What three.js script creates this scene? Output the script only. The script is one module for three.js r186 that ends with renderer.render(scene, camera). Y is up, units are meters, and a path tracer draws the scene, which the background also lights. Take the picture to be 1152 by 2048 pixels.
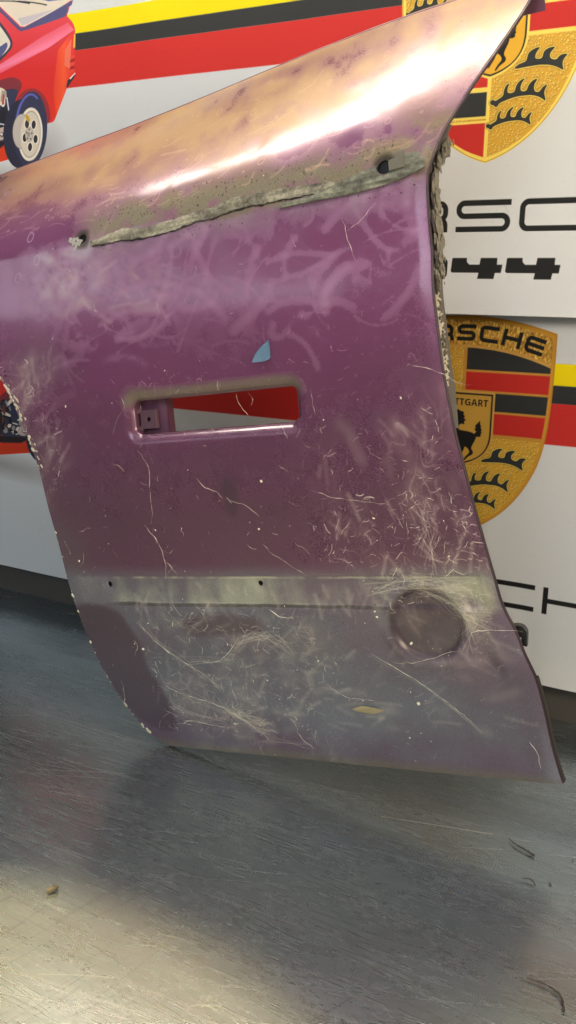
import * as THREE from 'three';
import { mergeGeometries, mergeVertices } from 'three/addons/utils/BufferGeometryUtils.js';
import { RectAreaLightUniformsLib } from 'three/addons/lights/RectAreaLightUniformsLib.js';

// ---------------------------------------------------------------- camera, light, exposure
const scene = new THREE.Scene();
const camera = new THREE.PerspectiveCamera(60, 576 / 1024, 0.02, 50);
camera.position.set(0, 0.5, 0);
camera.rotation.set(THREE.MathUtils.degToRad(-16), 0, 0);
scene.add(camera);

const renderer = new THREE.WebGLRenderer({ antialias: true });
renderer.setSize(576, 1024);
renderer.shadowMap.enabled = true;
renderer.toneMapping = THREE.LinearToneMapping;
renderer.toneMappingExposure = 1.07;
scene.background = new THREE.Color().setRGB(0.105, 0.115, 0.122);   // the dim light of the rest of the workshop
RectAreaLightUniformsLib.init();

// the wall runs along WD, faces the room along WN; WP(a, b, off) is a point a metres along it, b up, off in front
const WD = new THREE.Vector3(0.8764, 0, 0.4815), WN = new THREE.Vector3(-0.4815, 0, 0.8764), W0 = new THREE.Vector3(-0.454, 0, -1.312);
const WP = (a, b, off = 0) => W0.clone().addScaledVector(WD, a).addScaledVector(WN, off).setY(b);
const wallTurn = Math.atan2(-WD.z, WD.x);

function areaLight(name, color, intensity, w, h, pos, target) {
  const l = new THREE.RectAreaLight(color, intensity, w, h);
  l.name = name; l.position.copy(pos); l.lookAt(target); scene.add(l);
  return l;
}
const WARM = new THREE.Color().setRGB(1, 0.91, 0.77), WARMER = new THREE.Color().setRGB(1, 0.80, 0.56), COOL = new THREE.Color().setRGB(0.86, 0.93, 1.0);
{
  // strip lamp above the bench, parallel to the wall
  const p = WP(0.42, 1.25, 0.36);
  const l = new THREE.RectAreaLight(WARM, 33, 1.15, 0.09);
  l.name = 'strip_lamp_light'; l.position.copy(p);
  const m = new THREE.Matrix4().makeBasis(WD.clone(), WN.clone(), new THREE.Vector3().crossVectors(WD, WN));
  l.quaternion.setFromRotationMatrix(m); scene.add(l);
  l.userData.down = true;
}
areaLight('ceiling_bounce_fill', COOL, 0.35, 2.6, 2.2, WP(-0.1, 2.5, 1.2), WP(-0.1, 0, 0.9));  // added fill panel standing in for light bounced off the ceiling
areaLight('side_light', WARMER, 19, 0.5, 0.35, WP(1.7, 0.8, 0.62), WP(0.85, 0.25, 0.02));
areaLight('room_light', COOL, 2.3, 1.3, 0.26, new THREE.Vector3(-2.2, 1.45, 0.15), new THREE.Vector3(-0.1, 0.4, -0.9));
{
  // added unseen warm spot; its cone edge bounds the bright pool on the bench
  const sp = new THREE.SpotLight(new THREE.Color().setRGB(1, 0.74, 0.36), 62, 0, 0.33, 0.14, 2), t = WP(0.65, 0, 0.885);
  sp.name = 'added_spot_light'; sp.position.copy(WP(0.65, 1.25, 0.97)); sp.target.position.copy(t); sp.castShadow = true; scene.add(sp, sp.target);
}
areaLight('room_fill_far', COOL, 3.5, 1.6, 1.0, new THREE.Vector3(-0.9, 2.0, 1.6), new THREE.Vector3(0, 0.3, -0.8));  // added fill panel behind the camera, brightens the front faces

// ---------------------------------------------------------------- helpers
function mulberry(a) { return () => { a |= 0; a = (a + 0x6d2b79f5) | 0; let t = Math.imul(a ^ (a >>> 15), 1 | a); t = (t + Math.imul(t ^ (t >>> 7), 61 | t)) ^ t; return ((t ^ (t >>> 14)) >>> 0) / 4294967296; }; }
const lerp = THREE.MathUtils.lerp, clamp = THREE.MathUtils.clamp;
const sm = (a, b, x) => { const t = clamp((x - a) / (b - a), 0, 1); return t * t * (3 - 2 * t); };
const hash = (x, y) => { let h = Math.imul(x | 0, 374761393) + Math.imul(y | 0, 668265263); h = Math.imul(h ^ (h >>> 13), 1274126177); return ((h ^ (h >>> 16)) >>> 0) / 4294967296; };
function noise(x, y) {
  const ix = Math.floor(x), iy = Math.floor(y), fx = x - ix, fy = y - iy, u = fx * fx * (3 - 2 * fx), v = fy * fy * (3 - 2 * fy);
  return lerp(lerp(hash(ix, iy), hash(ix + 1, iy), u), lerp(hash(ix, iy + 1), hash(ix + 1, iy + 1), u), v) * 2 - 1;
}
const fbm = (x, y, n = 4) => { let s = 0, a = 0.5; for (let i = 0; i < n; i++) { s += a * noise(x, y); x = x * 2.03 + 7.1; y = y * 2.03 + 3.7; a *= 0.5; } return s; };
function canvasOf(w, h) { const c = document.createElement('canvas'); c.width = w; c.height = h; return [c, c.getContext('2d')]; }
function texOf(c, srgb = true) { const t = new THREE.CanvasTexture(c); if (srgb) t.colorSpace = THREE.SRGBColorSpace; t.magFilter = THREE.LinearFilter; t.anisotropy = 8; return t; }
function finish(m) { m.castShadow = true; m.receiveShadow = true; return m; }
function part(name, geo, mat, parent) { const m = finish(new THREE.Mesh(geo, mat)); m.name = name; parent.add(m); return m; }
function thing(name, label, category, group) { const o = new THREE.Group(); o.name = name; o.userData = { label, category }; if (group) o.userData.group = group; scene.add(o); return o; }
function pigment(r, g, b, rough = 0.6, metal = 0, extra = {}) { return new THREE.MeshStandardMaterial({ color: new THREE.Color().setRGB(r, g, b), roughness: rough, metalness: metal, ...extra }); }

// ---------------------------------------------------------------- bench top and wall
const TA0 = -0.55, TA1 = 1.35, TW = 0.86;                            // along the wall, out from the wall
function tableTextures() {
  const W = 2048, H = 1854, [c, g] = canvasOf(W, H), [rc, rg] = canvasOf(W, H), rnd = mulberry(11);
  const S = W / 0.95, X = (a) => (a - 0.08) * S, Y = (w) => w * S;   // x along wall, y out from wall
  g.fillStyle = '#a6b2b8'; g.fillRect(0, 0, W, H);
  rg.fillStyle = 'rgb(66,66,66)'; rg.fillRect(0, 0, W, H);
  // mottled wear
  for (let i = 0; i < 1100; i++) {
    const x = rnd() * W, y = rnd() * H, r = 16 + rnd() * 130, dark = rnd() < 0.5;
    g.save(); g.translate(x, y); g.rotate((rnd() - 0.5) * 0.5); g.scale(2.6, 0.6);
    const q = g.createRadialGradient(0, 0, 0, 0, 0, r), k = 0.03 + rnd() * 0.05;
    q.addColorStop(0, dark ? `rgba(70,74,76,${k})` : `rgba(190,192,190,${k})`); q.addColorStop(1, 'rgba(120,120,120,0)');
    g.fillStyle = q; g.fillRect(-r, -r, 2 * r, 2 * r); g.restore();
    rg.save(); rg.translate(x, y); rg.rotate((rnd() - 0.5) * 0.5); rg.scale(2.4, 0.6);
    const q2 = rg.createRadialGradient(0, 0, 0, 0, 0, r); q2.addColorStop(0, dark ? 'rgba(105,105,105,0.10)' : 'rgba(45,45,45,0.10)'); q2.addColorStop(1, 'rgba(66,66,66,0)');
    rg.fillStyle = q2; rg.fillRect(-r, -r, 2 * r, 2 * r); rg.restore();
  }
  // fine brushed hairlines along the sheet
  for (let i = 0; i < 11000; i++) {
    const x = rnd() * W, y = rnd() * H, l = 25 + rnd() * 220, an = 0.02 + (rnd() - 0.5) * 0.22, v = rnd() < 0.55 ? 220 : 60;
    g.strokeStyle = `rgba(${v},${v},${v},${0.02 + rnd() * 0.06})`; g.lineWidth = 0.8 + rnd() * 1.2;
    g.beginPath(); g.moveTo(x, y); g.lineTo(x + l * Math.cos(an), y + l * Math.sin(an)); g.stroke();
    const rv = rnd() < 0.5 ? 40 : 170; rg.strokeStyle = `rgba(${rv},${rv},${rv},0.10)`; rg.lineWidth = 0.7;
    rg.beginPath(); rg.moveTo(x, y); rg.lineTo(x + l * Math.cos(an), y + l * Math.sin(an)); rg.stroke();
  }
  // long deep scratches, roughly along the bench
  const thin = 1.35, scr = (x0, y0, x1, y1, bend, col, w) => { for (const [q, cc] of [[g, col], [rg, 'rgba(104,104,104,0.45)']]) { q.strokeStyle = cc; q.lineWidth = w * thin; q.lineCap = 'round'; q.beginPath(); q.moveTo(x0, y0); q.quadraticCurveTo((x0 + x1) / 2 + bend, (y0 + y1) / 2 + bend, x1, y1); q.stroke(); } };
  for (let i = 0; i < 520; i++) {
    const x = rnd() * W, y = Y(0.06 + rnd() * 0.68), l = 16 + rnd() * rnd() * rnd() * 760, an = -0.22 + (rnd() - 0.5) * 0.55, k = 0.08 + rnd() * rnd() * 0.5;
    scr(x, y, x + l * Math.cos(an), y + l * Math.sin(an), (rnd() - 0.5) * 14, `rgba(232,236,234,${k})`, 0.5 + rnd() * 0.8);
  }
  scr(X(0.46), Y(0.38), X(0.70), Y(0.324), -4, 'rgba(240,242,238,0.5)', 1.0); scr(X(0.70), Y(0.324), X(0.86), Y(0.30), -3, 'rgba(235,238,235,0.45)', 1.0);
  scr(X(0.76), Y(0.262), X(0.86), Y(0.238), 0, 'rgba(245,246,240,0.85)', 1.3); scr(X(0.62), Y(0.43), X(0.80), Y(0.42), 3, 'rgba(230,230,225,0.4)', 1.0);
  // dark narrow scratches across it in the front left
  for (let i = 0; i < 110; i++) {
    const x = X(0.42 + rnd() * rnd() * 0.5), y = Y(0.47 + rnd() * 0.17), l = 30 + rnd() * 170, an = -1.05 - rnd() * 0.35;
    g.strokeStyle = `rgba(52,46,40,${0.08 + rnd() * 0.2})`; g.lineWidth = 0.7 + rnd() * 1.0;
    g.beginPath(); g.moveTo(x, y); g.quadraticCurveTo(x + l * 0.5 * Math.cos(an) + 5, y + l * 0.5 * Math.sin(an), x + l * Math.cos(an), y + l * Math.sin(an)); g.stroke();
  }
  // specks
  for (let i = 0; i < 900; i++) { const v = rnd() < 0.5 ? 40 : 235; g.fillStyle = `rgba(${v},${v},${v - 10},${0.3 + rnd() * 0.5})`; g.beginPath(); g.ellipse(rnd() * W, rnd() * H, 0.5 + rnd() * 1.3, 0.5 + rnd() * 0.8, rnd() * 3, 0, 7); g.fill(); }
  return [texOf(c), texOf(rc, false)];
}
const [tMap, tRough] = tableTextures();
for (const t of [tMap, tRough]) t.wrapS = t.wrapT = THREE.MirroredRepeatWrapping;
const steel = new THREE.MeshStandardMaterial({ map: tMap, roughnessMap: tRough, roughness: 1.0, metalness: 0.93 });
{
  const bench = thing('workbench', 'scratched grey steel bench top carrying the purple fender', 'workbench');
  bench.position.copy(WP((TA0 + TA1) / 2, 0, TW / 2)); bench.rotation.y = wallTurn;
  const nx = 60, nz = 30, top = new THREE.PlaneGeometry(TA1 - TA0, TW, nx, nz).rotateX(-Math.PI / 2), p = top.attributes.position;
  for (let i = 0; i < p.count; i++) p.setY(i, 0.0006 * fbm(p.getX(i) * 5 + 3, p.getZ(i) * 5, 2) - 0.0004);
  const uv = top.attributes.uv;
  for (let i = 0; i < p.count; i++) uv.setXY(i, (p.getX(i) + (TA0 + TA1) / 2 - 0.08) / 0.95, 1 - (p.getZ(i) + TW / 2) / 0.86);
  top.computeVertexNormals();
  part('steel_sheet', top, steel, bench);
  const core = new THREE.BoxGeometry(TA1 - TA0, 0.036, TW - 0.004).translate(0, -0.0205, -0.002);
  part('bench_board', core, pigment(0.12, 0.09, 0.06, 0.7), bench);
  part('front_lip', new THREE.BoxGeometry(TA1 - TA0, 0.04, 0.002).translate(0, -0.021, TW / 2 + 0.001), pigment(0.4, 0.42, 0.43, 0.4, 0.85), bench);
}
{
  const wall = part('wall', new THREE.BoxGeometry(4.2, 3.0, 0.12).translate(0, 0.7, -0.06), pigment(0.075, 0.068, 0.06, 0.75), scene);
  wall.position.copy(WP(0.3, 0, 0)); wall.rotation.y = wallTurn; wall.userData = { kind: 'structure' };
}

// ---------------------------------------------------------------- banners: the print
const BA0 = -0.16, BA1 = 1.06, BH = 0.425, BS = 2048 / (BA1 - BA0);
const COL = { white: '#ced2d5', red: '#b92b27', black: '#2c2e2f', yellow: '#e6d000', gold: '#c69a35', goldLight: '#e6cf62', goldDark: '#7d5a18', ink: '#1b1c1c' };
function wideLetters(g, text, x, y, w, h, gap, t) {
  // squared, wide letters with rounded corners, drawn as thick strokes; x, y is the lower left corner of the word
  g.lineWidth = t; g.lineCap = 'butt'; g.lineJoin = 'round';
  const k = t / 2, r = h * 0.2;
  for (const ch of text) {
    const l = x + k, R = x + w - k, b = y + k, T = y + h - k, m = y + h / 2;
    const P = (...s) => { g.beginPath(); s.forEach(([px, py, c], i) => (i ? (c ? g.arcTo(px, py, c[0], c[1], r) : g.lineTo(px, py)) : g.moveTo(px, py))); g.stroke(); };
    if (ch === 'P') P([l, y], [l, T], [R, T, [R, m]], [R, m - k, [l, m - k]], [l, m - k]);
    if (ch === 'O') P([x + w / 2, T], [R, T, [R, b]], [R, b, [l, b]], [l, b, [l, T]], [l, T, [R, T]], [x + w / 2 + 0.001, T]);
    if (ch === 'R') { P([l, y], [l, T], [R, T, [R, m]], [R, m - k, [l, m - k]], [l, m - k]); P([R - r * 1.2, m - k], [R, m - k, [R, y]], [R, y]); }
    if (ch === 'S') P([x + w, T], [l, T, [l, m]], [l, m, [R, m]], [R, m, [R, b]], [R, b, [l, b]], [x, b]);
    if (ch === 'C') P([x + w, T], [l, T, [l, b]], [l, b, [R, b]], [x + w, b]);
    if (ch === 'H') { P([l, y], [l, y + h]); P([R, y], [R, y + h]); P([l, m], [R, m]); }
    if (ch === 'E') { P([x + w, T], [l, T, [l, b]], [l, b, [R, b]], [x + w, b]); P([l, m], [x + w, m]); }
    x += w + gap;
  }
}
function poly(g, pts, fill, line, lw) {
  g.beginPath(); pts.forEach(([x, y], i) => (i ? g.lineTo(x, y) : g.moveTo(x, y))); g.closePath();
  if (fill) { g.fillStyle = fill; g.fill(); }
  if (line) { g.strokeStyle = line; g.lineWidth = lw; g.lineJoin = 'round'; g.stroke(); }
}
function soft(g, pts, fill, line, lw) {       // a smooth closed outline through the midpoints
  g.beginPath(); const n = pts.length, mid = (i) => [(pts[i % n][0] + pts[(i + 1) % n][0]) / 2, (pts[i % n][1] + pts[(i + 1) % n][1]) / 2];
  g.moveTo(...mid(0)); for (let i = 1; i <= n; i++) g.quadraticCurveTo(...pts[i % n], ...mid(i)); g.closePath();
  if (fill) { g.fillStyle = fill; g.fill(); }
  if (line) { g.strokeStyle = line; g.lineWidth = lw; g.stroke(); }
}
// outline points of the crest's figures, read off in tenths of a millimetre
const CR = ([u, v]) => { const px = u / 3.945 - 120, py = v / 3.945 - 172; return [29 + px * 0.53 + py * 0.03, 157 - 0.54 * (py - 0.08 * px)]; };
const ANTLER_A = [[385, 1215], [430, 1185], [485, 1180], [490, 1140], [510, 1115], [550, 1105], [585, 1105], [560, 1125], [545, 1150], [545, 1175], [595, 1180], [600, 1140], [630, 1118], [690, 1120], [655, 1145], [645, 1165], [650, 1190], [690, 1205], [705, 1185], [730, 1175], [775, 1180], [745, 1200], [730, 1230], [745, 1285], [710, 1255], [640, 1225], [560, 1215], [480, 1215]];
const ANTLER_B = [[230, 1420], [225, 1395], [250, 1385], [265, 1400], [285, 1390], [325, 1375], [325, 1340], [345, 1305], [372, 1298], [352, 1330], [355, 1365], [405, 1365], [410, 1330], [435, 1295], [485, 1280], [455, 1310], [445, 1340], [450, 1365], [490, 1370], [500, 1335], [530, 1305], [570, 1300], [545, 1330], [540, 1360], [550, 1385], [580, 1390], [600, 1360], [640, 1345], [620, 1375], [612, 1400], [630, 1460], [600, 1435], [550, 1405], [480, 1395], [400, 1395], [320, 1412], [290, 1420], [285, 1440], [262, 1440], [255, 1425]];
const HORSE = [[150, 830], [180, 800], [215, 790], [225, 805], [270, 815], [255, 835], [275, 850], [258, 870], [285, 875], [262, 890], [268, 920], [245, 905], [225, 915], [215, 940], [225, 960], [300, 970], [345, 985], [365, 1010], [355, 1040], [330, 1080], [320, 1110], [340, 1130], [335, 1155], [290, 1175], [268, 1205], [255, 1200], [280, 1165], [312, 1140], [300, 1110], [268, 1085], [262, 1120], [235, 1150], [215, 1180], [200, 1175], [225, 1130], [240, 1100], [200, 1070], [160, 1080], [120, 1050], [95, 1060], [90, 1040], [130, 1015], [165, 1000], [120, 970], [85, 985], [80, 965], [125, 945], [165, 950], [185, 900], [160, 870], [135, 875], [128, 855]];
const TAIL = [[345, 985], [370, 975], [345, 955], [362, 945], [352, 925], [372, 910], [400, 880], [392, 915], [406, 925], [396, 945], [410, 950], [400, 975], [412, 985], [395, 992], [405, 1010], [375, 1015], [355, 1010]];
function drawCrest(g, rnd, bright) {
  // millimetres, x from the middle, y up from the tip
  const outline = (s = 0) => { g.beginPath(); g.moveTo(0, s * 1.2); for (const k of [1, -1]) { if (k < 0) g.moveTo(0, s * 1.2); g.bezierCurveTo(k * 42, 12 + s, k * (70 - s), 46, k * (84 - s), 85); g.bezierCurveTo(k * (93 - s), 112, k * (95 - s), 150, k * (94 - s), 222 - s); g.quadraticCurveTo(k * 45, 238 - s, 0, 238 - s); } };
  outline(0); g.fillStyle = bright ? COL.goldLight : '#c08a2e'; g.fill();
  outline(0.8); g.strokeStyle = '#a37a24'; g.lineWidth = 0.7; g.stroke();
  g.save(); outline(4.2); g.clip();
  g.fillStyle = COL.gold; g.fillRect(-100, 0, 200, 240);
  // beaded field
  for (let i = 0; i < 9000; i++) {
    const x = -95 + rnd() * 190, y = rnd() * 236, r = 0.55 + rnd() * 0.55;
    g.fillStyle = `rgba(96,66,18,${0.35})`; g.beginPath(); g.arc(x + 0.4, y - 0.45, r, 0, 7); g.fill();
    g.fillStyle = `rgba(244,220,120,${0.45 + rnd() * 0.3})`; g.beginPath(); g.arc(x, y, r * 0.8, 0, 7); g.fill();
  }
  const stripe = (x0, x1, y0, y1, col) => { g.fillStyle = col; g.fillRect(x0, y0, x1 - x0, y1 - y0); g.strokeStyle = bright ? COL.goldLight : '#b98636'; g.lineWidth = 2.4; g.strokeRect(x0, y0, x1 - x0, y1 - y0); };
  stripe(1, 100, 180.5, 214, COL.black); stripe(1, 100, 159, 180.5, '#b52a24'); stripe(1, 100, 137.5, 159, COL.black); stripe(1, 100, 113, 137.5, '#b52a24');
  stripe(-100, -1, 68, 111, '#b52a24'); stripe(-100, -1, 42, 66, COL.black); stripe(-100, -1, -5, 38, '#b52a24');
  g.fillStyle = bright ? COL.goldLight : '#b98636'; g.fillRect(-1.6, 0, 3.2, 240); g.fillRect(-100, 110.4, 200, 2.8);
  const fig = (pts, mapf) => { const q = pts.map(mapf); soft(g, q, null, COL.goldDark, 2.6); soft(g, q, null, COL.goldLight, 1.8); soft(g, q, COL.black); };
  const lower = (p) => CR([p[0] * 0.82 + 12, p[1] * 0.82 + 403]);
  fig(ANTLER_A, CR); fig(ANTLER_B, CR); fig(ANTLER_B, lower);
  const up = (f) => (p) => { const [x, y] = f(p); return [-88 + (x - 2), y + 108]; };
  g.save(); g.beginPath(); g.rect(-100, 112, 98, 95); g.clip(); fig(ANTLER_A, up(CR)); fig(ANTLER_B, up(CR)); fig(ANTLER_B, up(lower)); g.restore();
  // band with the name, on an arc
  const R = 276, cy = -38;
  g.beginPath(); g.arc(0, cy, R + 2, 0, Math.PI); g.arc(0, cy, R - 32, Math.PI, 0, true); g.closePath(); g.fillStyle = bright ? '#d2ab43' : '#b98a35'; g.fill();
  for (let i = 0; i < 1500; i++) { const th = Math.PI / 2 + (rnd() - 0.5) * 0.75, r = R - 30 + rnd() * 28; g.fillStyle = rnd() < 0.5 ? 'rgba(110,76,20,0.4)' : 'rgba(245,214,120,0.5)'; g.beginPath(); g.ellipse(Math.cos(th) * r, cy + Math.sin(th) * r, 1.6, 0.7, th, 0, 7); g.fill(); }
  g.beginPath(); g.arc(0, cy, R - 32, 0.9, 2.3); g.strokeStyle = bright ? COL.goldLight : '#c2954a'; g.lineWidth = 3; g.stroke();
  g.strokeStyle = COL.ink;
  [...'PORSCHE'].forEach((ch, i) => { const th = (3 - i) * 0.0945; g.save(); g.translate(-Math.sin(th) * (R - 26.5), cy + Math.cos(th) * (R - 26.5)); g.rotate(th); wideLetters(g, ch, -10, 0, 20, 17, 0, 3.9); g.restore(); });
  g.restore();
  // inner shield
  const shield = (s) => { g.beginPath(); g.moveTo(-34 + s, 158 - s); g.lineTo(34 - s, 158 - s); g.lineTo(34 - s, 112); g.bezierCurveTo(33 - s, 92, 18, 82 + s, 0, 77 + s); g.bezierCurveTo(-18, 82 + s, -33 + s, 92, -34 + s, 112); g.closePath(); };
  shield(-1); g.fillStyle = bright ? COL.goldLight : '#c39a4a'; g.fill(); shield(1.4); g.fillStyle = COL.ink; g.fill(); shield(3); g.fillStyle = bright ? '#d0a02e' : '#c0973f'; g.fill();
  g.save(); shield(3); g.clip(); soft(g, HORSE.map(CR), COL.ink); soft(g, TAIL.map(CR), COL.ink); g.restore();
  g.save(); g.translate(0, 143); g.scale(1, -1); g.fillStyle = COL.ink; g.font = 'bold 9px sans-serif'; g.textAlign = 'center'; g.scale(56 / g.measureText('STUTTGART').width, 1.05); g.fillText('STUTTGART', 0, 0); g.restore();
}
function drawCar(g, rnd) {
  // the rear of a red cutaway car; local units run right and down
  g.save(); g.transform(8.389e-4, -6.731e-5, -6.02e-5, -5.717e-4, 0.11034, 0.3653);
  const B = (f) => { g.beginPath(); f(); };
  // ground shade
  const gs = g.createRadialGradient(0, 0, 0, 0, 0, 60); gs.addColorStop(0, 'rgba(120,110,112,0.55)'); gs.addColorStop(1, 'rgba(120,110,112,0)');
  g.save(); g.translate(95, 310); g.scale(0.9, 1.4); g.fillStyle = gs; g.fillRect(-60, -60, 120, 120); g.restore();
  g.save(); g.translate(-60, 370); g.scale(4, 0.7); g.fillStyle = gs; g.fillRect(-60, -60, 120, 120); g.restore();
  // body
  const red = g.createLinearGradient(0, 30, 0, 330); red.addColorStop(0, '#c8434f'); red.addColorStop(0.35, '#c02a2c'); red.addColorStop(1, '#d2361c');
  B(() => { g.moveTo(-330, 40); g.lineTo(-20, -40); g.lineTo(148, -8); g.lineTo(136, 36); g.bezierCurveTo(150, 48, 153, 60, 152, 70); g.lineTo(154, 145); g.lineTo(138, 175); g.lineTo(117, 232); g.quadraticCurveTo(113, 244, 102, 243); g.lineTo(60, 320); g.lineTo(20, 322); g.lineTo(-330, 440); g.closePath(); g.fillStyle = red; g.fill(); });
  poly(g, [[-340, 20], [-92, -60], [-96, 420], [-340, 460]], '#5a5c60');  // grey end added out of view, so the bench mirrors less red
  // lighter shoulder
  const sh = g.createLinearGradient(60, 60, 90, 130); sh.addColorStop(0, 'rgba(222,120,150,0)'); sh.addColorStop(0.6, 'rgba(224,130,165,0.9)'); sh.addColorStop(1, 'rgba(215,70,80,0)');
  poly(g, [[0, 146], [0, 128], [90, 72], [138, 48], [150, 62], [100, 96]], sh);
  const side = g.createLinearGradient(100, 0, 154, 0); side.addColorStop(0, 'rgba(225,90,40,0)'); side.addColorStop(0.6, 'rgba(225,95,50,0.8)'); side.addColorStop(1, 'rgba(200,40,40,0.6)');
  poly(g, [[150, 64], [120, 100], [112, 180], [118, 230], [138, 172], [153, 145]], side);
  poly(g, [[146, 78], [134, 100], [133, 130], [144, 136]], '#d56a55');
  poly(g, [[150, 70], [153, 70], [153, 96], [149, 96]], '#d8b04a'); for (let i = 0; i < 5; i++) poly(g, [[145, 112 + i * 7], [153, 110 + i * 7], [152, 114 + i * 7], [143, 117 + i * 7]], i % 2 ? '#7c1f1c' : '#c9493a');
  poly(g, [[140, 158], [154, 144], [153, 152], [140, 172], [137, 172]], '#2b2a30'); poly(g, [[143, 155], [154, 143], [154, 146], [145, 157]], '#e9e4e0');
  // rear window and spoiler
  soft(g, [[-30, -12], [2, 12], [40, 52], [50, 60], [58, 58], [125, 24], [140, 18], [136, 36], [60, 58], [48, 60]], '#5a5768');
  poly(g, [[-40, -30], [146, -8], [148, 4], [118, 22], [54, 52], [46, 51], [4, 10]], '#d9cfc0'); poly(g, [[40, 36], [90, 26], [110, 22], [60, 47], [48, 50]], '#b9b3bd');
  poly(g, [[54, 53], [148, 6], [149, 0], [144, 16], [138, 19], [134, 36], [60, 58], [46, 61], [38, 55], [0, 16], [0, 8], [46, 54]], '#4c4c74');
  B(() => { g.moveTo(0, 0); g.quadraticCurveTo(60, 2, 97, 13); g.moveTo(30, 1); g.lineTo(64, 8); g.strokeStyle = '#26262c'; g.lineWidth = 2.2; g.stroke(); });
  poly(g, [[60, -6], [146, -4], [140, 4], [100, 6]], '#4a5aa0');
  // side window
  soft(g, [[-40, -10], [0, 34], [28, 72], [31, 88], [26, 98], [0, 124], [-40, 150]], '#38374a'); soft(g, [[-40, 6], [0, 42], [20, 70], [27, 84], [22, 96], [0, 116], [-40, 140]], '#d8d0c4'); soft(g, [[0, 118], [-10, 100], [10, 86], [20, 80], [20, 94]], '#4d5480');
  // arch and cutaway opening
  soft(g, [[-60, 190], [0, 158], [30, 150], [48, 158], [50, 172], [34, 200], [24, 250], [20, 300], [-60, 330]], '#77303a'); soft(g, [[-60, 210], [0, 180], [44, 172], [36, 196], [26, 240], [22, 296], [-60, 300]], '#33364e');
  for (let i = 0; i < 260; i++) { const x = -330 + rnd() * 348, y = 195 + rnd() * 80 - x * 0.16, v = rnd(); g.fillStyle = v < 0.45 ? '#1d1e22' : v < 0.7 ? '#8f8d8c' : v < 0.9 ? '#d9d2c6' : '#6a3b34'; g.save(); g.translate(x, y); g.rotate(rnd() * 3); g.beginPath(); g.ellipse(0, 0, 3 + rnd() * 11, 1.5 + rnd() * 4, 0, 0, 7); g.fill(); g.restore(); }
  soft(g, [[-12, 170], [10, 172], [20, 185], [10, 208], [-12, 216]], '#d8d2c0'); poly(g, [[8, 178], [18, 180], [16, 190], [10, 204], [5, 200]], '#9b968c'); poly(g, [[10, 186], [13, 186], [12, 204], [8, 207]], '#b8332a');
  poly(g, [[0, 222], [18, 208], [22, 250], [14, 252], [0, 246]], '#24242c'); B(() => { g.moveTo(18, 192); g.lineTo(24, 232); g.moveTo(-4, 246); g.lineTo(18, 250); g.strokeStyle = '#d7d3e4'; g.lineWidth = 2.6; g.stroke(); });
  soft(g, [[-8, 262], [8, 253], [22, 255], [22, 272], [10, 282], [-8, 282]], '#b9a7a2'); g.fillStyle = '#5b5458'; g.beginPath(); g.arc(7, 270, 5, 0, 7); g.fill(); g.fillStyle = '#d9d4d2'; g.beginPath(); g.arc(6, 269, 2.6, 0, 7); g.fill();
  soft(g, [[-340, 120], [-200, 95], [-110, 130], [-60, 190], [-40, 260], [-60, 330], [-340, 400]], '#26262b');  // dark cutaway interior, extended out of view to cut red in the bench reflection
  for (let i = 0; i < 160; i++) { const x = -330 + rnd() * 270, y = 130 + rnd() * 200, v = rnd(); g.fillStyle = v < 0.6 ? '#17181b' : v < 0.9 ? '#67686a' : '#a9a6a0'; g.save(); g.translate(x, y); g.rotate(rnd() * 3); g.beginPath(); g.ellipse(0, 0, 3 + rnd() * 13, 2 + rnd() * 4, 0, 0, 7); g.fill(); g.restore(); }
  poly(g, [[-330, 352], [0, 286], [14, 284], [8, 294], [0, 300], [-330, 380]], '#2a2023');
  poly(g, [[-330, 385], [0, 302], [14, 290], [24, 284], [20, 318], [0, 325], [-330, 432]], '#c63a1d');
  // arch lip
  soft(g, [[24, 260], [30, 215], [44, 184], [66, 172], [88, 178], [104, 205], [108, 240], [100, 246], [86, 205], [60, 186], [42, 205], [34, 240], [26, 300]], '#8a2f35');
  for (const [x, y, rx, ry] of [[-150, 330, 60, 110], [-240, 420, 110, 70]]) { const q = g.createRadialGradient(0, 0, 0, 0, 0, 1); q.addColorStop(0, 'rgba(28,28,32,0.98)'); q.addColorStop(0.75, 'rgba(34,34,38,0.95)'); q.addColorStop(1, 'rgba(60,60,64,0)'); g.save(); g.translate(x, y); g.scale(rx, ry); g.fillStyle = q; g.fillRect(-1, -1, 2, 2); g.restore(); }  // dark blots added to the unseen end of the print, darkening the bench reflection
  // tyre, rim, brake
  const ell = (x, y, rx, ry, f, s, lw, rot = 0.06) => { g.beginPath(); g.ellipse(x, y, rx, ry, rot, 0, 7); if (f) { g.fillStyle = f; g.fill(); } if (s) { g.strokeStyle = s; g.lineWidth = lw; g.stroke(); } };
  ell(46, 268, 36, 72, '#2c2d3f'); ell(66, 258, 34, 78, '#34364f'); g.beginPath(); g.ellipse(64, 258, 28, 72, 0.06, 3.4, 5.2); g.strokeStyle = '#5a62b0'; g.lineWidth = 4; g.stroke();
  ell(66, 268, 25.5, 56, '#e4dccb', '#4a4650', 1.2); ell(66, 268, 21, 49, '#a9a09c'); ell(48, 262, 18, 36, '#b7afa8', '#7d766f', 1); ell(66, 268, 20, 46, '#cfc6b8');
  for (let i = 0; i < 5; i++) { const t = i * 1.2566 + 0.35; ell(66 + Math.cos(t) * 11.5, 268 + Math.sin(t) * 26, 5, 9.5, '#2f2c33', '#efe7d8', 1.6); }
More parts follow.
